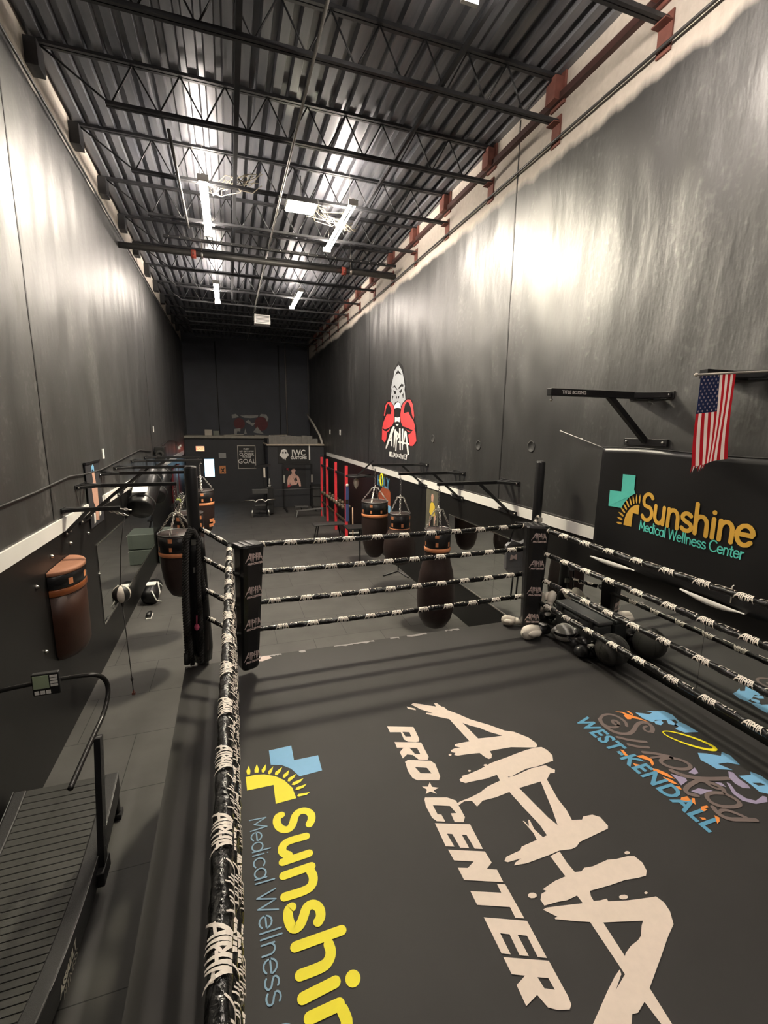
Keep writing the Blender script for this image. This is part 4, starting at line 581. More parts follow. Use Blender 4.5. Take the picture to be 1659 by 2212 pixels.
# ------------------------------------------------------------------ heavy bags and their wall brackets
def chain(b, p, q, link=0.046, r=0.0058):
    p = Vector(p); q = Vector(q); n = max(2, int((q-p).length/(link*0.72))); d = (q-p).normalized(); u = Vector((0, 0, 1)) if abs(d.z) < .9 else Vector((1, 0, 0)); a = d.cross(u).normalized(); c = d.cross(a)
    for i in range(n):
        o = p.lerp(q, (i+.5)/n); w = a if i % 2 else c; ring_ = []
        for k in range(9): t = 2*PI*k/8; ring_.append(o+d*math.cos(t)*link*0.5+w*math.sin(t)*link*0.3)
        b.tube(ring_, r, 5, False)
def bracket(side, y, z, ln, label, plate=0.50, drop=0.46, w=0.05, group='bag brackets', brace=True):
    X = LW if side < 0 else RW; s = 1 if side < 0 else -1
    t = thing('bag_bracket', (X, y, z), label, 'wall bracket', group)
    MB().box((0, -plate/2, -0.035), (s*0.012, plate/2, 0.035)).build('upper_plate', M_blk, t, 0.003)
    if brace: MB().box((0, -plate/2, -drop-0.035), (s*0.03, plate/2, -drop+0.035)).build('lower_plate', M_blk, t, 0.003)
    b = MB(); b.bar((s*0.01, 0, 0), (s*ln, 0, 0.0), w, w); b.build('arm', M_blk, t, 0.004)
    b = MB(); b.bar((s*0.01, plate*0.42, 0), (s*0.26, 0.0, 0), w*.8, w*.8); b.bar((s*0.01, -plate*0.42, 0), (s*0.26, 0.0, 0), w*.8, w*.8); b.build('gusset', M_blk, t, 0.004)
    if brace: MB().bar((s*ln*0.44, 0, -0.01), (s*0.02, 0, -drop+0.01), w*.8, w*.8).build('brace', M_blk, t, 0.003)
    b = MB()
    for zz in ((0, -drop) if brace else (0,)):
        for yy in (-.42, .42): b.lathe([(0.013, 0), (0.013, 0.014), (0.004, 0.016)] if s > 0 else [(0.013, -0.03), (0.013, -0.044), (0.004, -0.046)], (s*0.03 if s > 0 else 0, yy*plate, zz), 8, 'x')
    b.build('bolts', M_steel, t)
    MB().tube([(s*(ln-.03), 0, -w/2+.005), (s*(ln-.03), 0, -w/2-.02), (s*(ln-.045), 0, -w/2-.035), (s*(ln-.03), 0, -w/2-.05), (s*(ln-.015), 0, -w/2-.035)], .006, 6).build('hook', M_steel, t)
    return t
def heavy_bag(x, y, zarm, ztop, zbot, prof, rt_, label, squares=6, collar=0.225, turn=0.2):
    """prof: (radius, fraction of height from the top) of the leather body"""
    t = thing('heavy_bag', (x, y, zbot), label, 'punching bag', 'brown leather heavy bags hung on chains', turn); H = ztop-zbot
    pts = [(r, H*(1-k)) for r, k in prof][::-1]; fine = []
    for (r0, z0), (r1, z1) in zip(pts[:-1], pts[1:]): fine += [(r0+(r1-r0)*i/3, z0+(z1-z0)*i/3) for i in range(3)]
    fine.append(pts[-1]); MB().lathe(fine, n=36).build('body', M_leather, t)
    MB().lathe([(rt_, H-0.03-collar), (rt_+.007, H-.03-collar+.008), (rt_+.007, H-.035), (rt_, H-.03)], n=36).build('collar', M_vinyl, t)
    for k in range(squares):
        a0 = 2*PI*k/squares
        for dz, w, h in ((H-.03-collar*.78, .20, .065), (H-.03-.045, .30, .06)) if k % 2 else ((H-.03-collar*.78, .20, .065),):
            vs = [((rt_+.0095)*math.cos(a0+w*(i/4-.5)*.12/rt_*1.6), (rt_+.0095)*math.sin(a0+w*(i/4-.5)*.12/rt_*1.6), dz+h*j-.02) for j in (0, 1) for i in range(5)]
            MB().add(vs, [(i, i+1, i+6, i+5) for i in range(4)]).build('collar_patch', M_orange, t)
    zb = H-.03-collar; MB().lathe([(rt_+.002, zb-.062), (rt_+.009, zb-.055), (rt_+.009, zb-.005), (rt_+.002, zb)], n=36).build('orange_band', M_orange, t)
    b = MB(); b.lathe([(rt_*.99, H-.03), (rt_*.97, H-.012), (rt_*.5, H-.004), (.01, H)], n=36); b.build('top_cover', M_orange, t)
    b = MB(); b.tube([((rt_+.006)*math.cos(2*PI*k/32), (rt_+.006)*math.sin(2*PI*k/32), H+.004) for k in range(33)], .0065, 6, False); b.build('rim_ring', M_grey, t)
    zs = H+min(.30, (zarm-ztop)*.55)
    for k in range(4):
        a = PI/4+k*PI/2; b = MB(); chain(b, ((rt_)*math.cos(a), rt_*math.sin(a), H+.005), (.055*math.cos(a), .055*math.sin(a), zs)); b.build('chain', M_steel, t)
    b = MB()
    for k in range(4): a = PI/4+k*PI/2; c = a+PI/2; b.tube([(.055*math.cos(a), .055*math.sin(a), zs), (.055*math.cos(c), .055*math.sin(c), zs)], .006, 6)
    b.lathe([(.02, zs-.01), (.02, zs+.03), (.008, zs+.035), (.008, zs+.06)]); b.build('swivel', M_steel, t)
    b = MB(); chain(b, (0, 0, zs+.05), (0, 0, zarm-zbot-.06)); b.build('hang_chain', M_grey, t)
    return t
tear = lambda a, m: [(a, .0), (a, .24), (a*1.08, .30), (m*.88, .42), (m*.97, .55), (m, .68), (m*.97, .78), (m*.86, .88), (m*.6, .96), (m*.25, .995), (.005, 1)]
barrel = lambda a: [(a, 0), (a, .2), (a*1.02, .4), (a*.99, .6), (a*.9, .76), (a*.72, .90), (a*.42, .98), (.005, 1)]
bracket(1, 5.98, 2.84, 1.24, 'black bag bracket on the right wall, nearest of the three small ones')
bracket(1, 7.65, 2.82, 1.22, 'black bag bracket on the right wall, middle of the three small ones')
bracket(1, 9.30, 2.84, 1.22, 'black bag bracket on the right wall, farthest of the three, below the gorilla mural')
heavy_bag(2.86, 5.95, 2.82, 2.17, 0.62, tear(.187, .285), .187, 'teardrop brown heavy bag nearest the ring on the right, seen through all four ropes', turn=-1.0)
heavy_bag(2.89, 7.62, 2.80, 2.10, 1.13, tear(.18, .30), .18, 'short teardrop brown heavy bag, middle one of the three on the right', turn=.4)
heavy_bag(2.93, 9.28, 2.82, 2.06, 0.80, barrel(.28), .28, 'wide straight brown heavy bag, farthest left of the three on the right side', squares=8)
for k, (y, ln, z, lab) in enumerate(((7.17, 1.21, 2.80, 'nearest long one, above the closest hanging heavy bag'), (8.28, 1.28, 2.86, 'second long one counted from the camera'), (9.35, 1.18, 2.86, 'third long one counted from the camera'), (10.85, 1.37, 2.87, 'fourth long one counted from the camera'), (12.40, 1.22, 2.84, 'farthest of the long ones'))):
    bracket(-1, y, z, ln, 'black bag bracket on the left wall, '+lab)
sb = bracket(-1, 6.40, 2.60, 0.62, 'short black bracket on the left wall with slack chain above the double end ball', plate=.16, drop=.28)
b = MB(); chain(b, (.58, 0, 0), (.74, .0, -.03)); chain(b, (.50, 0, -.03), (.70, .0, -.10)); b.build('slack_chain', M_steel, sb)
heavy_bag(-0.80, 7.17, 2.78, 2.07, 1.08, [(.262, 0), (.262, .18), (.255, .3), (.25, .5), (.235, .66), (.20, .82), (.14, .94), (.06, .99), (.005, 1)], .262, 'wide brown heavy bag hanging nearest on the left, partly behind the ring post', squares=8, turn=.5)
heavy_bag(-0.74, 8.28, 2.84, 2.16, 1.15, barrel(.24), .24, 'brown heavy bag hanging second on the left, mostly hidden behind the nearest one', squares=8)
hb = heavy_bag(-0.66, 10.85, 2.85, 2.20, 1.20, barrel(.255), .255, 'brown heavy bag hanging just right of the far left ring post', squares=8, turn=.9)
b = MB()
for (a0, a1, z0, z1) in ((-1.9, -1.45, .20, .27), (-1.85, -1.3, .31, .38), (-1.5, -1.1, .25, .32)):
    b.add([(.262*math.cos(a0+(a1-a0)*i/4), .262*math.sin(a0+(a1-a0)*i/4), z) for z in (z0, z1) for i in range(5)], [(i, i+1, i+6, i+5) for i in range(4)])
b.build('logo_patch', M_orange, hb)
# wall-mounted half bag
wb = thing('wall_bag', (LW+0.012, 6.02, 0.95), 'brown leather uppercut bag fixed flat on the left wall above the treadmill', 'punching bag')
def half(b, prof, n=20, ry=1.0):
    vs = []; fs = []
    for r, rx, z in prof:
        for k in range(n+1): t = -PI/2+PI*k/n; vs.append((max(0.0, rx*math.cos(t)), r*math.sin(t), z))
    m = n+1
    for i in range(len(prof)-1):
        for k in range(n): fs.append((i*m+k, i*m+k+1, (i+1)*m+k+1, (i+1)*m+k))
    fs.append(tuple(range(m))[::-1]); fs.append(tuple((len(prof)-1)*m+k for k in range(m))); return b.add(vs, fs, True)
half(MB(), [(.24, .14, 0), (.34, .20, .04), (.375, .23, .12), (.375, .235, .5), (.37, .235, .86)]).build('body', M_brown, wb)
half(MB(), [(.378, .243, .80), (.384, .250, .81), (.384, .250, .87), (.378, .243, .88)]).build('orange_band', mat('burnt_orange_leather', (.26, .075, .02), .4, 0, .2, 8), wb)
half(MB(), [(.378, .243, .885), (.386, .252, .89), (.386, .252, 1.03), (.376, .243, 1.04)]).build('collar', M_vinyl, wb)
half(MB(), [(.384, .25, 1.04), (.390, .258, 1.045), (.390, .258, 1.075), (.384, .25, 1.085), (.3, .2, 1.092), (.01, .01, 1.095)]).build('top_panel', mat('pale_brown_suede', (.36, .16, .09), .7, 0, .12, 10), wb)
for t0 in (-.75, .0, .72):
    MB().add([(.2535*math.cos(t0+.085*(i/3-.5)*2), .3885*math.sin(t0+.085*(i/3-.5)*2), z) for z in (.915, .985) for i in range(4)], [(i, i+1, i+5, i+4) for i in range(3)]).build('collar_patch', M_orange, wb)
for nm, (y, z) in {'above the wall bag, left': (5.85, 2.17), 'above the wall bag, right': (6.50, 2.16), 'left of the wall bag near its top': (5.36, 1.98), 'left of the wall bag near its foot': (5.38, 1.25), 'beside the near edge of the left mirror': (7.55, 1.42), 'below the white strip beside the fighter banner': (7.25, 2.12)}.items():
    tag(MB().lathe([(.022, 0), (.022, .012), (.012, .03), (.004, .034)], (LW, y, z), 10, 'x').build('wall_bolt', M_steel), 'shiny bolt on the left wall, '+nm, 'bolt')
# double end ball
db = thing('double_end_ball', (-1.41, 6.44, 0), 'black and white striped double end ball on cords beside the treadmill', 'punching ball')
b = MB(); b.ball((-.03, 0, 1.455), .112, 24, sz=1.04); o = b.build('ball', [M_offw, M_blkp], db)
for p in o.data.polygons:
    c = p.center; a = math.atan2(c.y, c.x+.03); p.material_index = int((a+PI+.25)/(PI/4)) % 2
MB().tube([(0, 0, .02), (-.015, 0, .7), (-.03, 0, 1.33)], .006, 6).tube([(-.03, 0, 1.57), (0.02, -.02, 2.1), (.10, -.04, 2.5)], .006, 6).build('cord', M_cord, db)
MB().box((-.02, -.015, 0), (.02, .015, .03)).tube([(0, 0, .03), (0, 0, .06)], .009, 8).build('floor_anchor', M_rust, db)
MB().lathe([(.012, .20), (.02, .23), (.012, .26)], (-.004, 0, 0), 8).lathe([(.012, 1.28), (.02, 1.31), (.012, 1.34)], (-.028, 0, 0), 8).build('cord_knot', M_cord, db)

# ------------------------------------------------------------------ curved treadmill
tm = thing('curved_treadmill', (-1.5, 3.4, 0), 'dark curved manual treadmill between the left wall and the ring', 'treadmill')
def cz(y): t = (y+0.05)/0.85; return 0.340+0.12*t*t
ys = [-1.05+i*0.06 for i in range(33)]
b = MB()
for a, c in zip(ys[:-1], ys[1:]): b.add([(-.33, a+.004, cz(a)-.012), (.27, a+.004, cz(a)-.012), (.27, c-.004, cz(c)-.012), (-.33, c-.004, cz(c)-.012)], [(0, 1, 2, 3)])
b.add([(-.33, y, cz(y)-.020) for y in ys]+[(.27, y, cz(y)-.020) for y in ys], [(i, i+33, i+34, i+1) for i in range(32)]); b.build('slat_belt', mat('belt_rubber', (.055, .055, .05), .6, 0, .15, 30, .08, 200), tm)
for s, x0, x1, lab in ((1, .27, .38, 'right'), (-1, -.43, -.33, 'left')):
    vs = []
    for y in ys: vs += [(x0, y, cz(y)), (x1, y, cz(y)), (x1, y, cz(y)-.20), (x0, y, cz(y)-.20)]
    fs = []
    for i in range(32):
        for k in range(4): fs.append((i*4+k, i*4+(k+1) % 4, (i+1)*4+(k+1) % 4, (i+1)*4+k))
    fs += [(0, 3, 2, 1), (32*4, 32*4+1, 32*4+2, 32*4+3)]
    b = MB(); b.add(vs, fs); sr = fix(b.build('side_rail', mat('rail_plastic', (.028, .028, .028), .5, 0, .15, 30, .2, 200), tm, .012))
    b = MB(); X = x1 if s > 0 else x0; b.tube([(X, y, cz(y)+.002) for y in ys[3:]], .004, 6); b.build('rail_edge', M_grey, sr)
for y in (-1.02, .88):
    MB().box((-.42, y-.05, 0), (.37, y+.05, .05)).tube([(-.40, y, .02), (-.40, y, .3)], .03, 10).tube([(.33, y, .02), (.33, y, .3)], .03, 10).build('foot', M_blk, tm)
b = MB(); put_text(b, 'ASSAULT', .075, lambda u, v: (.382, -.62+u, .27+v+.10*(u*u)), bold=.004, shear=.2); put_text(b, 'FITNESS', .075, lambda u, v: (.382, -.60+u, .195+v+.10*(u*u)), bold=0.0, shear=.2); b.build('side_lettering', mat('pale_decal', lin(225, 220, 205), .5), tm)
for s, x in ((1, .40), (-1, -.45)):
    u = MB(); u.bar((x, .12, .22), (x, .36, 1.20), .09, .045, (1, 0, 0)); 
    b = u; b.m = 1
    for k in range(12): b.box((x-.012, .14+.0185*k-.006+.02, .34+.075*k), (x+.024*s+.0, .14+.0185*k+.006+.02, .375+.075*k))
    b.build('upright', [M_blk, M_grey], tm)
    MB().box((x-.03, .02, .14), (x+.03, .22, .26)).build('upright_foot', mat('rail_plastic', (0, 0, 0)), tm, .01)
pts = chaikin([(0, 0)]*1) if False else None
hp = [Vector(p) for p in ((.36, -.18, 1.20), (.36, .36, 1.20), (.38, .66, 1.22), (.40, .80, 1.38), (.36, .74, 1.54), (.20, .70, 1.57), (-.25, .70, 1.55), (-.43, .74, 1.50), (-.47, .80, 1.36), (-.46, .66, 1.22), (-.44, .36, 1.20), (-.44, -.18, 1.20))]
q = hp
for _ in range(3):
    w = [q[0]]
    for a, c in zip(q[:-1], q[1:]): w += [a.lerp(c, .25), a.lerp(c, .75)]
    w.append(q[-1]); q = w
MB().tube(q, .019, 12).build('handrail', mat('satin_black_tube', (.03, .029, .028), .25, .3), tm)
cs_ = MB(); cs_.box((-.10, .64, 1.47), (.09, .685, 1.66)); con = cs_.build('console', M_blkp, tm, .008)
con.rotation_euler = (0, 0, 0)
MB().box((-.088, .634, 1.535), (.02, .6395, 1.645)).build('display', mat('lcd_screen', lin(165, 180, 150), .35), con)
for k in range(4): MB().box((.03, .634, 1.545+k*.026), (.08, .6395, 1.563+k*.026)).build('button', M_white, con)
for k in range(3): MB().box((-.085+k*.04, .634, 1.485), (-.055+k*.04, .6395, 1.515)).build('button', M_white, con)

# ------------------------------------------------------------------ left wall: cable, speaker, poster, lamp
cpts = [(4.2, 2.90), (5.6, 2.93), (6.7, 2.98), (7.3, 2.945), (8.2, 2.925), (9.8, 2.99), (11.6, 3.062), (13.2, 2.95)]
tag(MB().tube([(LW+.02, y, z) for y, z in cpts], .012, 8).build('wall_cable', M_cord), 'thick black cable running along the left wall to the speaker', 'cable')
tag(MB().tube([(LW+.02, y, z) for y, z in ((14.3, 2.98), (15.5, 3.02), (17, 3.12), (18.5, 3.05), (20, 2.95))], .012, 8).build('wall_cable', M_cord), 'thin black cable on the left wall beyond the speaker', 'cable')
sk = thing('wall_speaker', (LW+.16, 13.8, 2.70), 'black loudspeaker box on the left wall above the bag brackets', 'speaker')
MB().box((-.12, -.2, 0), (.12, .2, .34)).build('cabinet', M_blkp, sk, .01); MB().lathe([(.11, -.202), (.09, -.208), (.02, -.195)], (0, 0, .14), 18, 'y').build('cone', M_rub, sk); MB().box((-.16, -.03, .1), (-.12, .03, .2)).build('wall_mount', M_grey, sk)
pst = thing('hanging_banner', (LW+.02, 7.75, 2.15), 'tall narrow banner of a bare-armed fighter on the left wall', 'poster')
MB().box((-.005, -.36, 0), (.005, .36, .93)).build('sheet', mat('dark_grey_print', (.035, .035, .04), .5, 0, .4, 5), pst, 0); MB().box((-.01, -.38, .92), (.02, .38, .95)).build('top_rail', M_blk, pst)
def bodypart(b, pts, fn): b.flat([pts], fn)
b = MB(); f = lambda u, v: (.0075, u, v)
bodypart(b, [(-.10, .08), (.06, .05), (.12, .30), (.14, .55), (.08, .62), (.05, .78), (-.02, .84), (-.08, .78), (-.05, .66), (-.16, .58), (-.14, .35), (-.08, .30)], f); b.build('fighter_figure', M_skin, pst)
b = MB(); bodypart(b, [(-.20, .04), (-.12, .05), (-.10, .18), (-.18, .22)], f); bodypart(b, [(.10, .10), (.20, .12), (.20, .26), (.12, .24)], f); b.build('boxing_gloves', M_white, pst)
b = MB(); bodypart(b, [(-.08, .78), (.05, .78), (.06, .86), (0, .90), (-.08, .87)], f); b.build('hair', M_blue, pst)
el = thing('wall_lamp', (LW+.05, 20.0, 2.66), 'small white emergency lamp on the left wall near the far end', 'emergency lamp')
MB().box((-.05, -.13, 0), (.03, .13, .12)).build('case', M_white, el, .01)
for s in (-.07, .07): MB().lathe([(.03, 0), (.05, .06), (.045, .065)], (0, s, .14), 12, 'x').build('lamp_head', M_white, el)
for y, z, lab in ((13.97, 3.51, 'small white plate high on the left wall near the far end'), (8.5, 3.16, 'small white plate low on the left wall above the cable')):
    tag(MB().box((LW, y-.05, z-.08), (LW+.012, y+.05, z+.08)).build('wall_plate', M_white), lab, 'wall plate')
# slanted cylindrical wall bags
for i, (p, q_, r, lab) in enumerate((((-1.70, 9.62, 2.02), (-1.60, 10.52, 2.60), .24, 'slanted black cylinder bag on the left wall, nearer one with a pale label'), ((-1.66, 11.3, 2.02), (-1.56, 12.1, 2.56), .22, 'slanted black cylinder bag on the left wall, farther one'))):
    t = thing('uppercut_bag', p, lab, 'punching bag', 'slanted wall bags'); p = Vector(p); q_ = Vector(q_)-p
    MB().tube([(0, 0, 0), tuple(q_*.04), tuple(q_*.96), tuple(q_)], [r*.9, r, r, r*.9], 24).build('body', M_vinyl, t)
    MB().tube([tuple(q_*.15), tuple(q_*.19)], r+.006, 24).tube([tuple(q_*.8), tuple(q_*.84)], r+.006, 24).build('strap', M_rub, t)
    MB().bar((LW-p.x, q_.y*.5, q_.z*.5), (-.2, q_.y*.5, q_.z*.5), .1).build('wall_mount', M_blk, t)
    if i == 0: MB().box((-.10, .12, .33), (.16, .32, .335)).build('label', M_white, t).rotation_euler = (.5, 0, 0)
# ------------------------------------------------------------------ right wall: mural, brackets, flag, banner
mu = thing('wall_mural', (RW-.001, 11.1, 2.8), 'grey gorilla with red boxing gloves emblem and ALPHA lettering on the right wall', 'mural')
yz = lambda d: (lambda u, v: (-d, u-11.1, v-2.8))
def mural_part(name, key, d, m):
    b = MB(); b.out = (-1, 0, 0)
    for rings in D['gorilla'][key]: b.flat(rings, yz(d))
    return b.build(name, m, mu)
mural_part('outline', 'dark', .0015, mat('mural_black', (.012, .012, .013), .5)); mural_part('gorilla_face', 'grey', .0022, mat('mural_grey', lin(165, 170, 176), .6, 0, .08, 3))
mural_part('boxing_gloves', 'red', .0026, mat('mural_red', lin(225, 72, 76), .6, 0, .08, 3)); mural_part('white_patch', 'white', .0029, mat('mural_white', lin(238, 238, 236), .6, 0, .04, 3))
mural_part('face_lines', 'black', .0032, mat('mural_black', (0, 0, 0))); mural_part('brush_lettering', 'lettering', .0036, mat('mural_white', (1, 1, 1)))
b = MB(); put_text(b, 'PRO-CENTER', .19, lambda u, v: (-.0062, 10.95-u-11.1, 2.925+v-.03*u-2.8), bold=.005, shear=0.1, xs=.95); b.build('name_lettering', mat('mural_black', (0, 0, 0)), mu)
big = bracket(-1 if False else 1, 3.63, 3.99, 1.25, 'large black boxing bracket with white lettering high on the right wall beside the flag', plate=.52, drop=.46, w=.065, group='large wall brackets')
b = MB(); put_text(b, 'TITLE BOXING', .042, lambda u, v: (-.99+u, -.034, v), bold=.001); b.build('white_lettering', M_white, big)
bracket(1, 2.75, 4.10, .48, 'large black bracket cut off by the right photo edge, above the flag', plate=.52, drop=.46, w=.07, group='large wall brackets', brace=False)
# flag on a stick
fg = thing('hanging_flag', (3.25, 2.50, 4.06), 'United States flag hanging vertically from a stick by the large bracket', 'flag')
M_fr = cloth('flag_red', lin(190, 30, 42)); M_fwh = cloth('flag_white', lin(255, 235, 230)); M_fb = cloth('flag_navy', lin(34, 42, 78))
MB().tube([(-.04, 0, -.012), (.36, 0, .022), (.85, 0, .06)], .008, 8).ball((-.045, 0, -.012), .014, 10).build('stick', M_offw, fg)
WF, HF = .355, .66
def fpt(u, v, e=0):      # u across 0..1, v down 0..1
    x = u*WF*(1-.0*v)+.045*v*(1-u)*0+v*.035; y = .018*math.sin(u*7+v*3)*v-e
    return (x, y, -.012+.034*u-v*HF*(1-.03*u))
b = MB(); NS = 13
for i in range(NS):
    for j in range(24):
        v0, v1 = j/24, (j+1)/24
        if i < 7 and v1 <= 10/24+1e-6: continue
        b.m = 0 if i % 2 == 0 else 1; u0, u1 = i/NS, (i+1)/NS
        b.add([fpt(u0, v0), fpt(u1, v0), fpt(u1, v1), fpt(u0, v1)], [(0, 1, 2, 3)], True)
b.m = 0; rr = random.Random(2)
for k in range(9):
    u = k/9*.32; b.m = k % 2; a = fpt(u, 1); c = fpt(u+.03, 1); d = rr.uniform(.02, .06); b.add([a, c, ((a[0]+c[0])/2-.012, a[1], a[2]-d)], [(0, 1, 2)])
b.build('cloth', [M_fr, M_fwh], fg)
b = MB()
for j in range(10):
    for i in range(7): b.add([fpt(i/13, j/24), fpt((i+1)/13, j/24), fpt((i+1)/13, (j+1)/24), fpt(i/13, (j+1)/24)], [(0, 1, 2, 3)], True)
b.build('star_field', M_fb, fg)
b = MB()
for j in range(11):
    for k in range(5 if j % 2 == 0 else 4):
        u = (.045+k*.112+(0 if j % 2 == 0 else .056)); v = .022+j*.037
        c = fpt(u, v, .0022); b.add([(c[0]+.0108*math.cos(2*PI*q/10)*(1 if q % 2 == 0 else .55), c[1], c[2]+.0108*math.sin(2*PI*q/10)*(1 if q % 2 == 0 else .55)) for q in range(10)], [tuple(range(10))])
b.build('stars', M_fwh, fg)['kind'] = 'stuff'
# sponsor banner hanging off the right wall
XB = RW-.06
bn = thing('sponsor_banner', (XB, 4.15, 2.2), 'large black sponsor banner with Sunshine Medical Wellness Center lettering', 'banner')
NU, NV = 60, 24; vs = []; fs = []
def bpt(u, v, d=0.0):    # u metres toward the camera, v metres up from the banner's foot
    w = .020*math.sin(u*2.6+v*1.1)+.012*math.sin(u*6.1-v*2.0)+.03*max(0, .25-v)*math.sin(u*5.0)
    return (w*.8-d, -u, v+.012*math.sin(u*3))
for j in range(NV+1):
    for i in range(NU+1): vs.append(bpt(3.0*i/NU, 1.27*j/NV-.02+(-.02 if j == 0 else 0)))
for j in range(NV):
    for i in range(NU): a = j*(NU+1)+i; fs.append((a, a+1, a+NU+2, a+NU+1))
b = MB(); b.add(vs, fs, True); o = b.build('sheet', mat('black_banner_vinyl', (.011, .011, .012), .36, 0, .15, 3), bn); md = o.modifiers.new('s', 'SOLIDIFY'); md.thickness = .002
b = MB(); b.tube([bpt(3.0*i/40, 1.255, -.004) for i in range(41)], .008, 6); b.build('hem', M_blkp, bn)
b = MB(); b.tube([(.03, 0, 1.245), (.0, .72, 1.43)], .004, 6); b.ball((.0, .72, 1.43), .012, 8); b.ball((.015, .35, 1.34), .010, 8); b.build('tie_cord', M_white, bn)
b = MB()
for u_, v_ in ((1.62, .02), (2.75, .05)): b.tube([bpt(u_, v_+.0, .01), (-.03, -u_, v_+.14), (.04, -u_, v_+.16)], .006, 6)
b.build('hook', M_steel, bn)
for k_, (ua, ub) in enumerate(((.0, .62), (1.15, 1.75))):
    b = MB(); vs = []; n_ = 20
    for i in range(n_+1):
        u = ua+(ub-ua)*i/n_; h_ = .012+.05*math.sin(PI*min(1, (i/n_)*1.1))**.7; p_ = bpt(u, -.02)
        vs += [(p_[0]-.012, p_[1], p_[2]-.004), (p_[0]-.03, p_[1], p_[2]-.004-h_*.5), (p_[0]+.005, p_[1], p_[2]-.004-h_)]
    b.add(vs, [(i*3+j, i*3+j+1, i*3+j+4, i*3+j+3) for i in range(n_) for j in range(2)], True); b.build('curled_edge', M_white, bn)
fnb = lambda u0, v0, kx=1.0: (lambda u, v: bpt(u0+u*kx, v0+v, .007))
b = MB(); b.out = (-1, 0, 0); line_text(b, 'Sunshine', .265, .040, fnb(.60, .535), 1.12); b.build('gold_lettering', M_gold, bn)['label'] = 'gold rounded Sunshine lettering'
b = MB(); b.out = (-1, 0, 0); line_text(b, 'Medical Wellness Center', .098, .0125, fnb(.60, .415), 1.06); b.build('teal_lettering', M_teal, bn)['label'] = 'teal Medical Wellness Center lettering'
# emblem: half cross and half sun with rays (u0, v0 is the sun's inner corner)
f = fnb(.54, .42)
poly = lambda pts: [pts]
b = MB(); q0 = [( .18*math.cos(math.radians(a))*1.0, .25*math.sin(math.radians(a))) for a in range(180, 89, -10)]
b.flat([q0+[(0, .15), (-.075, .15), (-.075, 0), (-.18, 0)]], lambda u, v: f(u+.03, v)); b.build('sun_arc', M_gold, bn)
b = MB()
for k in range(10):
    a = math.radians(178-k*9.6); c = (1.0, 0); pts = []
    for rr_, w in ((.205, .006), (.23, .0105), (.255, .008), (.278, .001)): pts.append((rr_, w))
    ring_ = [(r_*math.cos(a)-w*math.sin(a), (r_*math.sin(a)+w*math.cos(a))*1.3) for r_, w in pts]+[(r_*math.cos(a)+w*math.sin(a), (r_*math.sin(a)-w*math.cos(a))*1.3) for r_, w in pts[::-1]]
    b.flat([ring_], lambda u, v: f(u+.03, v))
b.build('sun_rays', M_gold, bn)
b = MB(); ar = [(.295*math.cos(math.radians(a)), .295*1.3*math.sin(math.radians(a))) for a in range(152, 103, -6)]
b.flat([[(-.43, .18), (-.43, .36), (-.28, .36), (-.28, .55), (-.12, .55), (-.12, .40)]+[p for p in ar[::-1] if p[0] < -.1]+[(-.27, .18)]], lambda u, v: f(u+.06, v)); b.build('half_cross', M_teal, bn)
# form-tie pockets in the wall, small plates
for y, z, lab in ((8.89, 3.415, 'farthest of the three dark round pockets in the right wall'), (7.0, 3.357, 'middle one of the three dark round pockets in the right wall'), (5.53, 3.40, 'nearest of the three dark round pockets in the right wall')):
    tag(MB().lathe([(.085, 0), (.085, -.006), (.070, -.008), (.066, -.002)], (RW, y, z), 24, 'x').build('wall_plug', mat('plug_grey', (.03, .03, .03), .7)), lab, 'wall plug')
for y, z, lab in ((19.4, 3.41, 'small white plate on the right wall, farther of the pair'), (17.5, 3.42, 'small white plate on the right wall, nearer of the pair')):
    tag(MB().box((RW-.012, y-.09, z-.10), (RW, y+.09, z+.10)).build('wall_plate', M_white), lab, 'wall plate')
# small sponsor sign and fighter poster behind the right bags
sg = thing('sponsor_sign', (RW-.002, 12.1, 1.3), 'small sponsor cut-out sign with blue HOLY lettering over brown shapes on the right wall', 'sign')
b = MB(); b.flat([[(.50, .05), (-.10, .0), (-.62, .10), (-.60, .60), (-.35, .72), (.1, .66), (.45, .45)]], lambda u, v: (-.008, u, v)); b.build('brown_panel', mat('brown_sign_print', lin(165, 85, 55), .6, 0, .35, 9), sg)
b = MB(); put_text(b, 'HOLY', .42, lambda u, v: (-.011, .02-u, .80+v+.12*u*0), bold=.01, xs=.95); b.build('blue_lettering', M_midblue, sg)
b = MB(); b.tube([(-.012, .17+.12*math.cos(2*PI*k/20), .86+.17*math.sin(2*PI*k/20)) for k in range(21)], .02, 5, False); b.build('halo', M_yel, sg)
MB().box((-.012, -.62, .02), (-.004, -.30, .22)).build('blue_square', M_blue, sg)
yp = thing('fighter_poster', (RW-.002, 8.78, 1.45), 'tall poster of a fighter in a yellow top on the right wall behind the bags', 'poster')
MB().box((-.012, -.32, 0), (0, .32, .88)).build('sheet', mat('poster_grey', lin(98, 96, 84), .5, 0, .35, 6), yp)
f = lambda u, v: (-.0135, -u, v)
b = MB(); b.flat([[(-.14, .38), (-.10, .58), (-.03, .62), (.05, .62), (.13, .56), (.15, .36), (.05, .32), (-.06, .33)]], f); b.build('yellow_top', mat('poster_yellow', lin(225, 195, 70), .6), yp)
b = MB(); b.flat([[(-.05, .64), (.04, .64), (.06, .74), (.03, .80), (-.04, .80), (-.07, .74)]], f); b.flat([[(.13, .36), (.20, .36), (.18, .10), (.12, .12)]], f); b.flat([[(-.12, .30), (-.05, .30), (-.06, .08), (-.13, .08)]], f); b.build('skin', M_skin, yp)
b = MB(); b.flat([[(-.05, .32), (.05, .31), (.09, .02), (.02, .02), (0, .2), (-.03, .02), (-.10, .02)]], f); b.build('dark_trousers', M_blkp, yp)
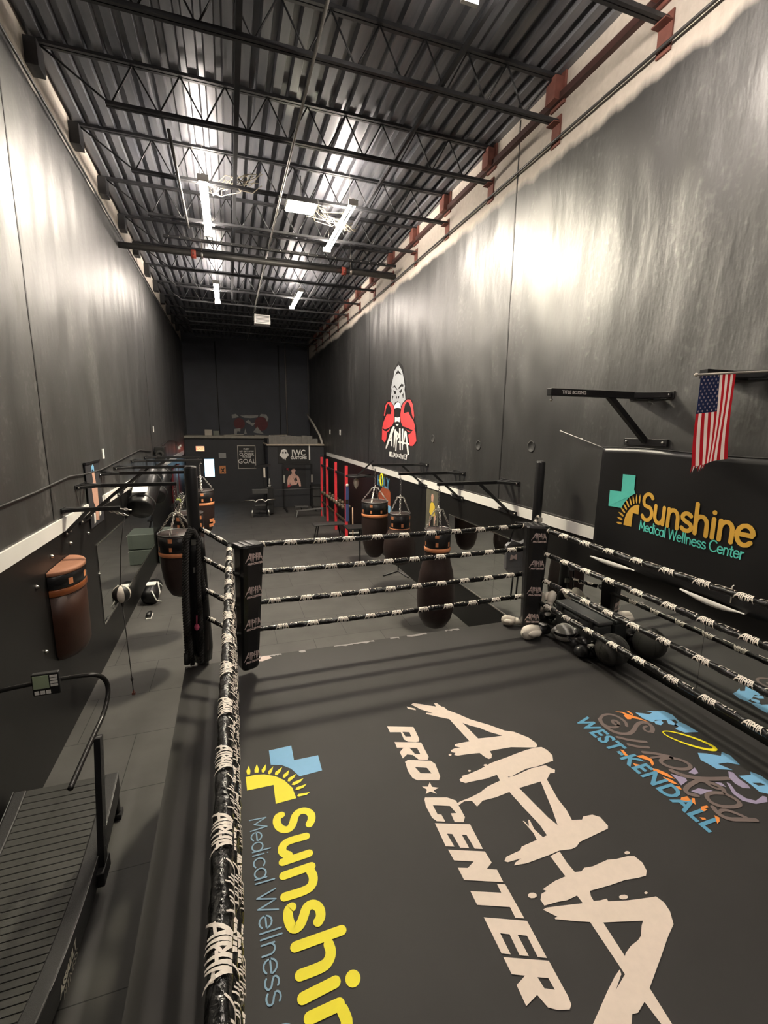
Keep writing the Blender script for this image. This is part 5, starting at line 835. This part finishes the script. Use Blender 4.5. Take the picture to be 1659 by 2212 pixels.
# ------------------------------------------------------------------ gear on the ring edge by the far right post
def glove(loc, rz, label, mats, tilt=0.0, s=1.0, roll=0.0):
    t = thing('boxing_glove', loc, label, 'boxing glove', None, rz); t.rotation_euler = (roll, tilt, rz)
    b = MB(); prof = [(.005, .155), (.035, .15), (.058, .125), (.066, .09), (.064, .04), (.052, 0), (.045, -.03)]
    vs = []; fs = []; n = 20
    for r, x in prof:
        for k in range(n): a = 2*PI*k/n; vs.append((x*s, r*s*math.cos(a)*.85, r*s*math.sin(a)+.062*s))
    for i in range(len(prof)-1):
        for k in range(n): fs.append((i*n+k, i*n+(k+1) % n, (i+1)*n+(k+1) % n, (i+1)*n+k))
    fs.append(tuple(range(n))); fs.append(tuple((len(prof)-1)*n+k for k in range(n))); b.add(vs, fs, True); b.build('mitt', mats[0], t)
    MB().tube([(.0, .045*s, .07*s), (.05*s, .075*s, .075*s), (.10*s, .065*s, .075*s), (.125*s, .045*s, .07*s)], [.022*s, .028*s, .027*s, .012*s], 12).build('thumb', mats[0], t)
    MB().tube([(-.02*s, 0, .062*s), (-.06*s, 0, .060*s), (-.13*s, 0, .058*s)], [.046*s, .045*s, .050*s], 18).build('cuff', mats[1], t)
    MB().box((-.10*s, -.03*s, .108*s), (-.055*s, .03*s, .113*s)).build('cuff_label', mats[2], t)
    return t
glove((3.43, 4.30, CZ), PI+.12, 'white boxing glove with black cuff lying in front of the far right corner pad', (M_offw, M_vinyl, M_white), s=1.35)
glove((3.36, 4.66, CZ+.005), PI-.5, 'second white boxing glove tucked behind the one by the corner pad', (M_offw, M_offw, M_vinyl), s=1.0)
glove((3.76, 4.66, CZ+.24), .9, 'white glove on top of the black gear heap, left of the pair', (M_offw, M_offw, M_vinyl), s=.95, tilt=-.6)
glove((3.93, 4.66, CZ+.24), .5, 'white glove on top of the black gear heap, right of the pair', (M_offw, M_offw, M_vinyl), s=.95, tilt=-.9)
hg = thing('head_guard', (3.72, 4.14, CZ), 'white padded head guard with black face slot lying on the ring edge', 'head guard', None, -.5)
o = MB().lathe([(.02, 0), (.09, .008), (.115, .06), (.118, .11), (.10, .16), (.05, .195), (.005, .2)], n=26, sx=1.05, sy=.85).build('shell', M_white, hg)
MB().lathe([(.1185, .075), (.1215, .08), (.1215, .105), (.1185, .11)], n=26, sx=1.05, sy=.87).build('face_slot', M_blkp, hg)
MB().tube([(-.11, .03, .05), (-.14, .0, .10), (-.10, -.03, .16)], .022, 10).tube([(.11, .03, .05), (.14, .0, .10), (.10, -.03, .16)], .022, 10).build('cheek_pad', M_white, hg)
def heap(loc, seed, label, n=7, spread=.16, name='gear_heap'):
    rr = random.Random(seed); b = MB()
    for k in range(n):
        x, y = rr.uniform(-spread, spread), rr.uniform(-spread, spread); b.ball((x, y, .05+rr.uniform(0, .08)), rr.uniform(.05, .09), 12, sz=.8)
        b.tube([(x, y, .03), (x+rr.uniform(-.1, .1), y+rr.uniform(-.1, .1), .14), (x+rr.uniform(-.15, .15), y+rr.uniform(-.15, .15), .04)], .012, 6)
    t = thing(name, loc, label, 'gear'); b.build('padding', M_vinyl, t)
    b = MB(); b.box((-.05, -.12, .13), (.02, -.08, .16)); b.box((.05, -.02, .14), (.09, .03, .15)); b.build('label_patch', M_white, t); return t
heap((3.82, 4.66, CZ), 2, 'heap of black pads and straps at the foot of the far right ring post', 9, .13)
heap((3.70, 3.78, CZ), 5, 'small heap of black straps between head guard and medicine ball', 6, .09)
cs2 = thing('equipment_case', (3.94, 4.12, CZ), 'dark grey hard equipment case standing against the mirror', 'case')
MB().box((-.09, -.36, 0), (.10, .36, .31)).build('body', mat('dark_grey_plastic', (.035, .037, .038), .45, 0, .12), cs2, .025)
MB().box((-.10, -.37, .31), (.11, .37, .36)).build('lid', mat('dark_grey_plastic', (0, 0, 0)), cs2, .02)
MB().box((-.105, -.05, .22), (-.09, .05, .28)).box((-.105, -.28, .27), (-.09, -.22, .34)).box((-.105, .22, .27), (-.09, .28, .34)).build('latch', M_blk, cs2)
mbll = thing('medicine_ball', (3.80, 3.50, CZ), 'large matte black medicine ball on the ring edge by the mirror', 'ball')
MB().ball((0, 0, .172), .172, 32).build('ball', mat('matte_black_rubber', (.05, .048, .043), .55, 0, .2, 9, .2, 120), mbll)
b = MB()
for k in range(3):
    a = k*PI/3; b.tube([(.1725*math.cos(t)*math.cos(a), .1725*math.cos(t)*math.sin(a), .172+.1725*math.sin(t)) for t in [2*PI*i/40 for i in range(41)]], .0018, 4, False)
b.build('seam', M_seam, mbll)
bp_ = thing('body_protector', (3.62, 5.02, 1.50), 'silver and black body protector hung on the far ropes beside the right post', 'body protector')
b = MB(); b.flat([[(-.19, .30), (-.20, .62), (-.12, .70), (.0, .66), (.12, .70), (.18, .60), (.18, .30), (.10, .20), (.0, .17), (-.10, .20)]], lambda u, v: (u, .10*(u*u)/.04*.3, v)); o = b.build('shell', mat('silver_vinyl', (.20, .20, .21), .25, .3, .35, 6, .4, 18), bp_); md = o.modifiers.new('s', 'SOLIDIFY'); md.thickness = .05
for p_, r_ in (([(-.06, 0, .2), (-.07, 0, 0.0), (-.075, 0, -.16)], .012), ([(.02, 0, .2), (.012, 0, .0), (.01, 0, -.16)], .012), ([(-.15, .02, .62), (-.14, -.1, .95), (0, -.40, .99)], .014)): MB().tube(p_, r_, 6).build('strap', M_vinyl, bp_)
b = MB(); b.flat([[(-.15, .42), (-.09, .44), (-.04, .42), (-.05, .50), (-.09, .48), (-.14, .50)]], lambda u, v: (u, -.035, v)); b.build('emblem', M_padprint, bp_)
# ------------------------------------------------------------------ far end of the hall
ex = thing('exit_sign', (-1.32, 22.87, 2.42), 'lit orange exit sign on the far office wall', 'exit sign')
MB().box((-.19, -.03, 0), (.19, .02, .25)).build('case', M_white, ex); MB().box((-.17, -.034, .02), (.17, -.031, .23)).build('lit_face', mat('lit_exit_face', (1, .4, .25), .5, emit=(1, .23, .12), estr=.9), ex)
b = MB(); put_text(b, 'EXIT', .17, lambda u, v: (u, -.037, .125+v), bold=.003); b.build('exit_lettering', mat('lit_exit_letters', (1, .2, .1), .5, emit=(1, .08, .04), estr=1.2), ex)
sc = thing('wall_screen', (-.95, 22.85, 1.22), 'bright pale blue lit screen on the far office wall at the left', 'screen')
MB().box((-.24, -.03, 0), (.24, .02, .86)).build('bezel', M_blkp, sc); MB().box((-.22, -.034, .02), (.20, -.031, .84)).build('lit_panel', mat('lit_screen', (.6, .85, 1), .4, emit=(.42, .75, 1.0), estr=1.0), sc)
b = MB(); put_text(b, 'MRI', .30, lambda u, v: (v*.8, -.037, .42-u), bold=.004) if False else [b.tube([(-.1+.05*k, -.036, .2+.1*k), (.1-.03*k, -.036, .25+.1*k)], .006, 4) for k in range(5)]; b.build('dark_marks', M_grey, sc)
tag(MB().box((-.52, 22.88, 2.10), (-.20, 22.90, 2.34)).box((-.47, 22.87, 2.14), (-.25, 22.88, 2.30)).build('thermostat_panel', mat('grey_panel', (.30, .30, .29), .5)), 'small grey framed panel on the far wall right of the exit sign', 'panel')
op = thing('small_poster', (-.38, 22.88, 1.36), 'small orange and cream poster on the far wall under the grey panel', 'poster')
MB().box((-.14, 0, 0), (.14, .02, .38)).build('sheet', mat('orange_poster', lin(215, 140, 90), .6, 0, .6, 14), op); b = MB(); b.flat([[(-.08, .05), (-.02, .16), (-.10, .28), (0, .22), (.10, .30), (.04, .15), (.09, .04), (0, .1)]], lambda u, v: (u, -.003, v)); b.build('dark_figure', M_blkp, op)
fs_ = thing('framed_sign', (.74, 22.88, 1.58), 'tall framed black sign with white motivational lettering on the far wall', 'framed sign')
MB().box((-.42, 0, 0), (.42, .02, 1.12)).build('board', M_blkp, fs_)
MB().box((-.42, -.015, 0), (-.385, .0, 1.12)).box((.385, -.015, 0), (.42, .0, 1.12)).box((-.42, -.015, 1.085), (.42, 0, 1.12)).box((-.42, -.015, 0), (.42, 0, .035)).build('frame', mat('pale_frame', (.5, .47, .42), .5), fs_)
b = MB()
for s_t, z, sz in (('EVERY', .94, .10), ('REP GETS YOU', .83, .10), ('CLOSER', .68, .19), ('TO YOUR', .55, .09), ('GOAL', .35, .30)): put_text(b, s_t, sz, lambda u, v: (u, -.006, z+v), bold=.002)
b.build('lettering', M_white, fs_)
jw = thing('wall_banner', (2.72, 20.78, 2.0), 'black banner with skull emblem and JWC CUSTOMS lettering on the office wall', 'banner')
MB().box((-.72, -.005, -.03), (.72, .012, .72)).build('sheet', mat('charcoal_cloth', (.018, .018, .018), .7), jw)
b = MB(); put_text(b, 'JWC', .36, lambda u, v: (.20+u, -.009, .44+v), bold=.010, xs=.86); put_text(b, 'CUSTOMS', .16, lambda u, v: (.20+u, -.009, .22+v), bold=.006); b.build('lettering', M_white, jw)
b = MB(); b.flat([[(-.58, .28), (-.66, .36), (-.60, .44), (-.55, .58), (-.44, .62), (-.33, .58), (-.28, .44), (-.22, .36), (-.30, .28), (-.36, .22), (-.40, .10), (-.44, .20), (-.50, .16), (-.52, .24)], [(-.52, .42), (-.46, .42), (-.46, .50), (-.52, .50)], [(-.40, .42), (-.34, .42), (-.34, .50), (-.40, .50)]], lambda u, v: (u, -.009, v)); b.build('skull_emblem', M_white, jw)
tag(MB().box((3.38, 20.76, 2.12), (3.44, 20.79, 2.80)).build('light_strip', M_white), 'narrow white vertical strip right of the skull emblem banner', 'strip')
bxp = thing('boxer_poster', (2.68, 20.78, .88), 'black poster of a shirtless tattooed boxer on the office wall', 'poster')
MB().box((-.52, -.004, 0), (.54, .012, 1.03)).build('sheet', mat('poster_black', (.02, .02, .022), .6), bxp)
f = lambda u, v: (u, -.007, v)
b = MB(); b.flat([[(-.28, .05), (-.30, .30), (-.24, .52), (-.12, .60), (-.06, .66), (.04, .66), (.10, .58), (.22, .50), (.30, .28), (.32, .05), (.24, .05), (.18, .25), (.12, .12), (-.14, .10), (-.18, .25), (-.20, .05)]], f)
b.flat([[(-.08, .66), (-.10, .78), (-.05, .86), (.05, .86), (.09, .78), (.05, .66)]], f); b.build('boxer_figure', mat('boxer_skin', lin(225, 180, 165), .6, 0, .3, 14), bxp)
b = MB(); b.flat([[(-.10, .80), (-.06, .92), (.05, .92), (.10, .80), (0, .86)]], f); b.flat([[(.04, .40), (.12, .48), (.16, .30), (.08, .28)]], lambda u, v: (u, -.0095, v)); b.flat([[(-.02, .50), (.02, .30), (.10, .20), (.04, .34)]], lambda u, v: (u, -.0095, v)); b.build('dark_tattoo', M_blkp, bxp)
b = MB(); put_text(b, 'RJ', .13, lambda u, v: (-.26+u, -.0085, .84+v), bold=.004); b.flat([[(-.30, .02), (-.20, .02), (-.14, .10), (-.24, .16)]], lambda u, v: (u, -.0095, v)); b.build('red_marks', mat('red_print', lin(200, 60, 70), .6), bxp)
# clutter on top of the office roof and the emblem painted on the far wall above it
gm = thing('glove_emblem', (.95, FAR-.002, 3.2), 'faded emblem of two dark red gloves on the far wall above the office roof', 'mural')
b = MB()
for cx, r in ((.0-.45, .27), (.62, .34)): b.add([(cx+r*math.cos(t*PI/12), -.004, .52+r*1.05*math.sin(t*PI/12)) for t in range(24)], [tuple(range(24))])
b.build('gloves', mat('faded_red', (.12, .03, .035), .7, 0, .2, 4), gm)
b = MB()
for pts in ([(-.78, .78), (-.80, .95), (-.60, 1.0), (-.45, .86), (-.62, .80)], [(.55, .90), (.62, 1.02), (.88, 1.0), (1.0, .82), (.92, .62), (.84, .82), (.68, .88)], [(-.72, .0), (-.70, .25), (-.40, .30), (-.42, .12), (-.55, .15), (-.60, .0)], [(-.24, .0), (-.18, .28), (-.10, .0)], [(.2, .10), (.42, .38), (.62, .12), (.75, .0), (.4, .05)], [(-.15, .62), (.2, .40), (.35, .58), (.15, .56), (0, .72)], [(-.4, .92), (.5, .96), (.45, .84), (.1, .80), (-.2, .82)]): b.flat([pts], lambda u, v: (u, -.007, v))
b.build('pale_shapes', mat('faded_white', (.30, .30, .29), .7, 0, .3, 8), gm)
tag(MB().box((-1.1, 23.3, 3.15), (-.78, 23.6, 3.42)).build('box', mat('cream_card', (.5, .46, .40), .8)), 'small cream box on the office roof at the left', 'box')
tag(MB().box((-.72, 23.3, 3.15), (-.45, 23.6, 3.36)).build('box', mat('grey_card', (.22, .23, .20), .8)), 'small grey box beside the cream box on the office roof', 'box')
for (x, z, w, a, lab) in ((.2, 3.16, .9, .05, 'torn pale board lying on the office roof below the red gloves'), (1.5, 3.17, .7, -.04, 'torn pale board on the office roof right of the red gloves'), (2.3, 3.16, .8, .03, 'dusty board lying on the right half of the office roof')):
    tag(MB().bar((x-w/2, 23.2, z), (x+w/2, 23.2, z+a), .5, .04).build('loose_board', M_dusty), lab, 'board')
def hpipe(name, pts, r, lab, m=None): tag(MB().tube(pts, r, 8).build(name, m or M_pipe), lab, 'pipe')
hpipe('vertical_pipe', [(2.86, FAR-.06, 8.0), (2.88, FAR-.06, 3.2)], .035, 'pale vertical pipe on the far wall, brightest of them', mat('pale_pipe', (.22, .20, .19), .45, .2))
hpipe('vertical_pipe', [(2.52, FAR-.05, 7.6), (2.55, FAR-.05, 3.2)], .02, 'thin vertical pipe on the far wall just left of the bright one')
hpipe('vertical_pipe', [(-.47, FAR-.05, 7.6), (-.45, FAR-.05, 3.2)], .02, 'thin vertical pipe on the far wall left of the red glove emblem')
hpipe('elbow_pipe', [(3.30, FAR-.3, 7.62), (3.95, FAR-.3, 7.60), (3.97, FAR-.3, 7.3), (3.97, FAR-.3, 4.0), (4.09, FAR-.3, 3.6)], .03, 'pipe turning down beside the right end of the far wall')
hpipe('drain_hose', [(3.7, 23.0, 4.2), (3.85, 22.0, 3.7), (3.98, 21.2, 3.2), (3.98, 20.75, 2.95), (4.0, 20.7, 2.82)], .05, 'pale hose curling down onto the right end of the office roof', mat('pale_hose', (.50, .47, .42), .6))
# ------------------------------------------------------------------ gym machines at the far end
M_pad = mat('grey_pad', (.055, .055, .055), .5, 0, .2)
ma = thing('chest_press_machine', (1.05, 18.9, 0), 'black weight machine with chrome handles and grey pad in front of the far wall', 'weight machine')
MB().bar((-.32, -.25, 0), (-.30, -.18, .42), .06).bar((.32, -.25, 0), (.30, -.18, .42), .06).bar((-.32, -.2, .05), (.32, -.2, .05), .05).bar((0, -.2, .05), (0, .6, .05), .06).build('base_frame', M_blk, ma)
MB().tube([(-.34, -.27, .0), (-.32, -.24, .30)], .028, 8).tube([(.34, -.27, .0), (.32, -.24, .30)], .028, 8).build('chrome_leg', M_steel, ma)
MB().box((-.30, -.2, .93), (.32, -.08, 1.13)).build('back_pad', M_pad, ma, .02); MB().box((-.22, -.25, .42), (.22, .2, .50)).build('seat', M_pad, ma, .02)
MB().tube([(-.60, -.25, .70), (-.26, -.25, .70), (-.18, -.25, .62), (-.08, -.25, .71), (.10, -.25, .71), (.20, -.25, .62), (.30, -.25, .70), (.60, -.25, .70)], .026, 10).build('handle_bar', M_steel, ma)
MB().bar((.28, .3, 0), (.28, .3, 2.05), .08).bar((-.15, .3, 1.98), (.50, .3, 2.05), .10).bar((.42, .3, 0), (.42, .3, 1.7), .07).build('upright', M_blk, ma); MB().box((.20, .24, 1.55), (.27, .3, 1.95)).build('guide_plate', M_offw, ma)
MB().box((.30, .1, .05), (.55, .5, 1.15)).build('weight_stack', M_blkp, ma, .01); MB().lathe([(.055, 1.25), (.035, 1.40), (.01, 1.52)], (.42, .2, 0), 12).lathe([(.06, 1.18), (.06, 1.23)], (.42, .2, 0), 12).build('grey_cone', mat('pale_grey_plastic', (.4, .39, .38), .5), ma)
pr = thing('squat_rack', (2.80, 20.2, 0), 'black squat rack with long bar in front of the boxer poster', 'squat rack')
for x in (-.62, .60): MB().bar((x, 0, 0), (x, 0, 2.0), .075).build('upright', M_blk, pr)
MB().tube([(-1.2, -.08, .88), (1.15, -.08, .92)], .016, 8).build('barbell', M_grey, pr); MB().bar((-.62, 0, 1.98), (.60, 0, 1.98), .07).bar((-.62, 0, .1), (-.62, -1.0, .1), .06).bar((.60, 0, .1), (.60, -1.0, .1), .06).build('cross_frame', M_blk, pr)
for x in (-.62, .60): MB().box((x-.03, -.05, 1.18), (x+.03, -.04, 1.52)).build('hole_plate', mat('pale_plate', (.42, .40, .36), .5), pr)
inb = thing('adjustable_bench', (2.75, 18.2, 0), 'adjustable bench with black seat and sloping grey frame', 'bench')
MB().bar((-.35, 0, .28), (.75, 0, .34), .10, .05).bar((-.35, 0, .0), (-.28, 0, .30), .14, .04).bar((.75, 0, 0), (.72, 0, .32), .14, .04).build('frame', mat('pale_grey_metal', (.24, .24, .24), .4, .3), inb); MB().box((-.40, -.14, .40), (.15, .14, .47)).build('seat', M_pad, inb, .02); MB().bar((-.12, 0, .3), (-.12, 0, .42), .05).build('post', M_blk, inb)
stp = thing('flat_bench', (2.95, 14.5, 0), 'low black flat bench on thin steel legs left of the red uprights', 'bench')
MB().box((-.50, -.2, .44), (.55, .2, .50)).build('top', M_pad, stp, .02)
for x, y in ((-.42, -.18), (-.42, .18), (.46, -.18), (.46, .18)): MB().bar((x*.8, y*.8, .44), (x, y, 0), .03).build('leg', M_blk, stp)
cab = thing('equipment_cabinet', (3.72, 20.49, 0), 'dark low cabinet with two shelves behind the red uprights', 'cabinet')
MB().box((-.32, -.25, 0), (.32, .25, 1.0)).build('body', M_blkp, cab, .01); MB().box((-.28, -.262, .54), (.28, -.25, .95)).box((-.28, -.262, .06), (.28, -.25, .48)).build('front_panel', M_pad, cab)
# red upright rig
rg = thing('red_rig', (3.48, 16.2, 0), 'rig of four red uprights with dark rails and hanging gear on the right side', 'rig')
for y in (-2.1, -.55, .95, 2.05): MB().bar((0, y, 0), (0, y, 2.42), .085).build('upright', M_red, rg, .004)
MB().bar((0, -2.1, 2.10), (0, 2.05, 2.10), .06).build('top_rail', M_blk, rg)
MB().bar((0, -2.1, .98), (0, 2.05, .98), .09, .05).bar((0, -2.1, .60), (0, 2.05, .60), .05).build('shelf_rail', mat('worn_brown_steel', (.09, .06, .04), .6, .2, .3), rg)
rr = random.Random(11)
for k in range(9):
    y = -1.95+k*.43+rr.uniform(-.08, .08); b = thing('dumbbell', (3.50, 16.2+y, 1.005), 'dumbbell on the middle rail of the red rig, ' + ('nearest the camera' if k == 0 else ORD[k]+' from the camera'), 'dumbbell', 'dumbbells on the red rig')
    MB().tube([(-.09, 0, .055), (.09, 0, .055)], .015, 8).build('handle', M_steel, b)
    for s in (-1, 1): MB().lathe([(.05, s*.07), (.058, s*.09), (.058, s*.13), (.045, s*.145)], (0, 0, .056), 12, 'x').build('weight_end', mat('worn_tan_rubber', (.16, .12, .08), .7, 0, .4, 12), b)
bw = thing('blue_band', (3.50, 14.045, .62), 'long blue resistance band hanging beside the nearest red upright', 'resistance band')
MB().box((-.05, -.01, .0), (.045, .01, 1.15)).build('band', mat('blue_rubber', (.05, .08, .22), .5), bw); MB().ball((0, 0, 1.18), .05, 12).build('knot', M_white, bw); MB().box((-.06, -.03, .58), (.03, .03, .72)).build('clip', M_blkp, bw)
tag(MB().tube([(3.64, 13.85, .0), (3.60, 13.75, 1.12)], .018, 8).build('wooden_stick', mat('pale_wood', lin(235, 195, 165), .6, 0, .1)), 'pale wooden stick leaning by the nearest red upright', 'stick')
sbp = thing('speed_bag_platform', (RW-.02, 13.0, 2.2), 'black speed bag platform on the right wall beside the red rig', 'speed bag platform')
MB().lathe([(.30, -.02), (.31, -.01), (.31, .02), (.30, .03)], (-.55, 0, 0), 28).build('drum', M_blk, sbp); MB().bar((-.02, -.30, 0), (-.5, 0, .0), .05).bar((-.02, .30, 0), (-.5, 0, .0), .05).bar((-.02, 0, .45), (-.5, 0, .03), .04).build('arms', M_blk, sbp)
tag(MB().lathe([(.02, 0), (.07, -.05), (.085, -.14), (.06, -.24), (.01, -.33)], (3.51, 13.0, 2.15), 18).build('speed_bag', M_offw), 'white speed bag hanging under the platform beside the red rig', 'speed bag')
um = thing('fitness_machine', (3.82, 14.9, 0), 'low black fitness machine with white trim to the right of the red rig', 'fitness machine')
MB().box((-.25, -.6, .05), (.25, .5, .25)).build('base', M_blkp, um, .03); MB().bar((0, .2, .2), (0, .45, .85), .08).bar((-.22, .45, .85), (.22, .45, .85), .05).build('mast', M_blk, um); MB().box((-.16, -.5, .25), (.16, -.35, .34)).build('saddle', M_pad, um, .02); MB().box((-.20, -.615, .14), (.20, -.60, .19)).build('white_trim', M_white, um)
rs = thing('bag_stand', (3.19, 11.42, 0), 'thin black upright stand on the floor left of the right heavy bags', 'stand')
MB().lathe([(.22, 0), (.20, .02), (.03, .03), (.022, .06), (.022, 1.0)], n=20).build('post', M_blk, rs); MB().box((-.4, -.25, 1.0), (.1, .25, 1.04)).build('tray', M_blkp, rs, .01)
tag(MB().tube([(3.45, 10.2, .02), (3.94, 10.45, .025), (4.0, 9.9, .02)], .02, 8).tube([(3.94, 10.45, .02), (3.94, 10.45, .35)], .018, 8).build('floor_stand', M_blk), 'low black tripod foot on the floor behind the middle right heavy bag', 'stand')
# ------------------------------------------------------------------ left side storage behind the heavy bags
for k, (x, y, z, lab) in enumerate(((-1.62, 13.3, 0, 'lower grey-green plastic drawer crate seen in the left mirror'), (-1.62, 13.3, .42, 'upper grey-green plastic drawer crate seen in the left mirror'), (-1.55, 14.5, 0, 'grey-green crate behind the stacked pair by the left wall'))):
    t = thing('storage_crate', (x, y, z), lab, 'crate', 'storage crates by the left wall')
    MB().box((-.30, -.42, 0), (.34, .42, .40)).build('box', M_crate, t, .02); MB().box((.34, -.15, .22), (.352, .15, .30)).box((.34, -.36, .04), (.346, .36, .06)).build('handle', M_blkp, t); MB().box((.341, -.40, .34), (.349, -.32, .37)).build('tag', M_white, t)
dk = thing('dumbbell_rack', (-1.55, 15.8, 0), 'black rack with weights and kettlebells by the left wall behind the bags', 'rack')
for y in (-.8, .8): MB().bar((-.2, y, 0), (-.2, y, 1.25), .06).bar((.2, y, 0), (-.1, y, 1.2), .05).build('side_frame', M_blk, dk)
for z in (.35, .75, 1.15): MB().box((-.25, -.85, z), (.20-.2*z*.6, .85, z+.03)).build('shelf', M_blk, dk)
kn = 0
for z in (.38, .78, 1.18):
    for j in range(5):
        y = -.68+j*.34; kn += 1
        t = thing('kettlebell', (-1.62, 15.8+y, z), 'kettlebell on the %s shelf of the left wall rack, %s from the camera' % ({.38: 'bottom', .78: 'middle', 1.18: 'top'}[z], ORD[j]), 'kettlebell', 'kettlebells on the left wall rack')
        MB().ball((0, 0, .085), .085, 14).build('bell', mat('lime_iron', lin(190, 215, 90), .5) if (z == 1.18 and j == 1) else M_rub, t); MB().tube([(-.05, 0, .14), (-.05, 0, .20), (0, 0, .23), (.05, 0, .20), (.05, 0, .14)], .012, 7).build('handle', M_steel, t)
for k, y in enumerate((17.2, 18.0, 18.9)):
    tag(MB().box((LW+.02, y-.33, .25), (LW+.10, y+.33, 2.15)).build('wall_mat', mat('dark_red_vinyl', (.10, .012, .016), .45, 0, .2) if k != 1 else mat('grey_vinyl', (.10, .10, .10), .4, 0, .2), None, .02), '%s padded mat standing on the left wall near the far end, %s' % (('dark red', 'grey', 'dark red')[k], ('nearest', 'middle', 'farthest')[k]), 'wall pad', 'wall pads')
gb = thing('gym_bag', (-1.70, 10.2, 0), 'black gym bag with white straps on the floor against the left wall', 'bag')
MB().tube([(0, -.40, .16), (0, -.36, .17), (0, .36, .17), (0, .40, .16)], [.09, .16, .16, .09], 18).build('body', M_vinyl, gb); MB().tube([(.12, -.2, .05), (.17, -.18, .2), (.12, 0, .36), (.17, .18, .2), (.12, .2, .05)], .014, 6).tube([(.05, -.38, .30), (.13, -.44, .12), (.2, -.3, .03)], .014, 6).build('strap', M_white, gb); MB().box((-.1, -.1, .325), (.08, .12, .34)).build('towel', M_white, gb)
sh = thing('training_shoe', (-1.62, 9.2, 0), 'dark training shoe with pale sole on the floor by the left wall', 'shoe')
MB().box((-.05, -.14, 0), (.05, .14, .025)).build('sole', M_white, sh, .01); MB().tube([(0, -.12, .06), (0, 0, .06), (0, .12, .045)], [.05, .052, .035], 12).build('upper', M_vinyl, sh)
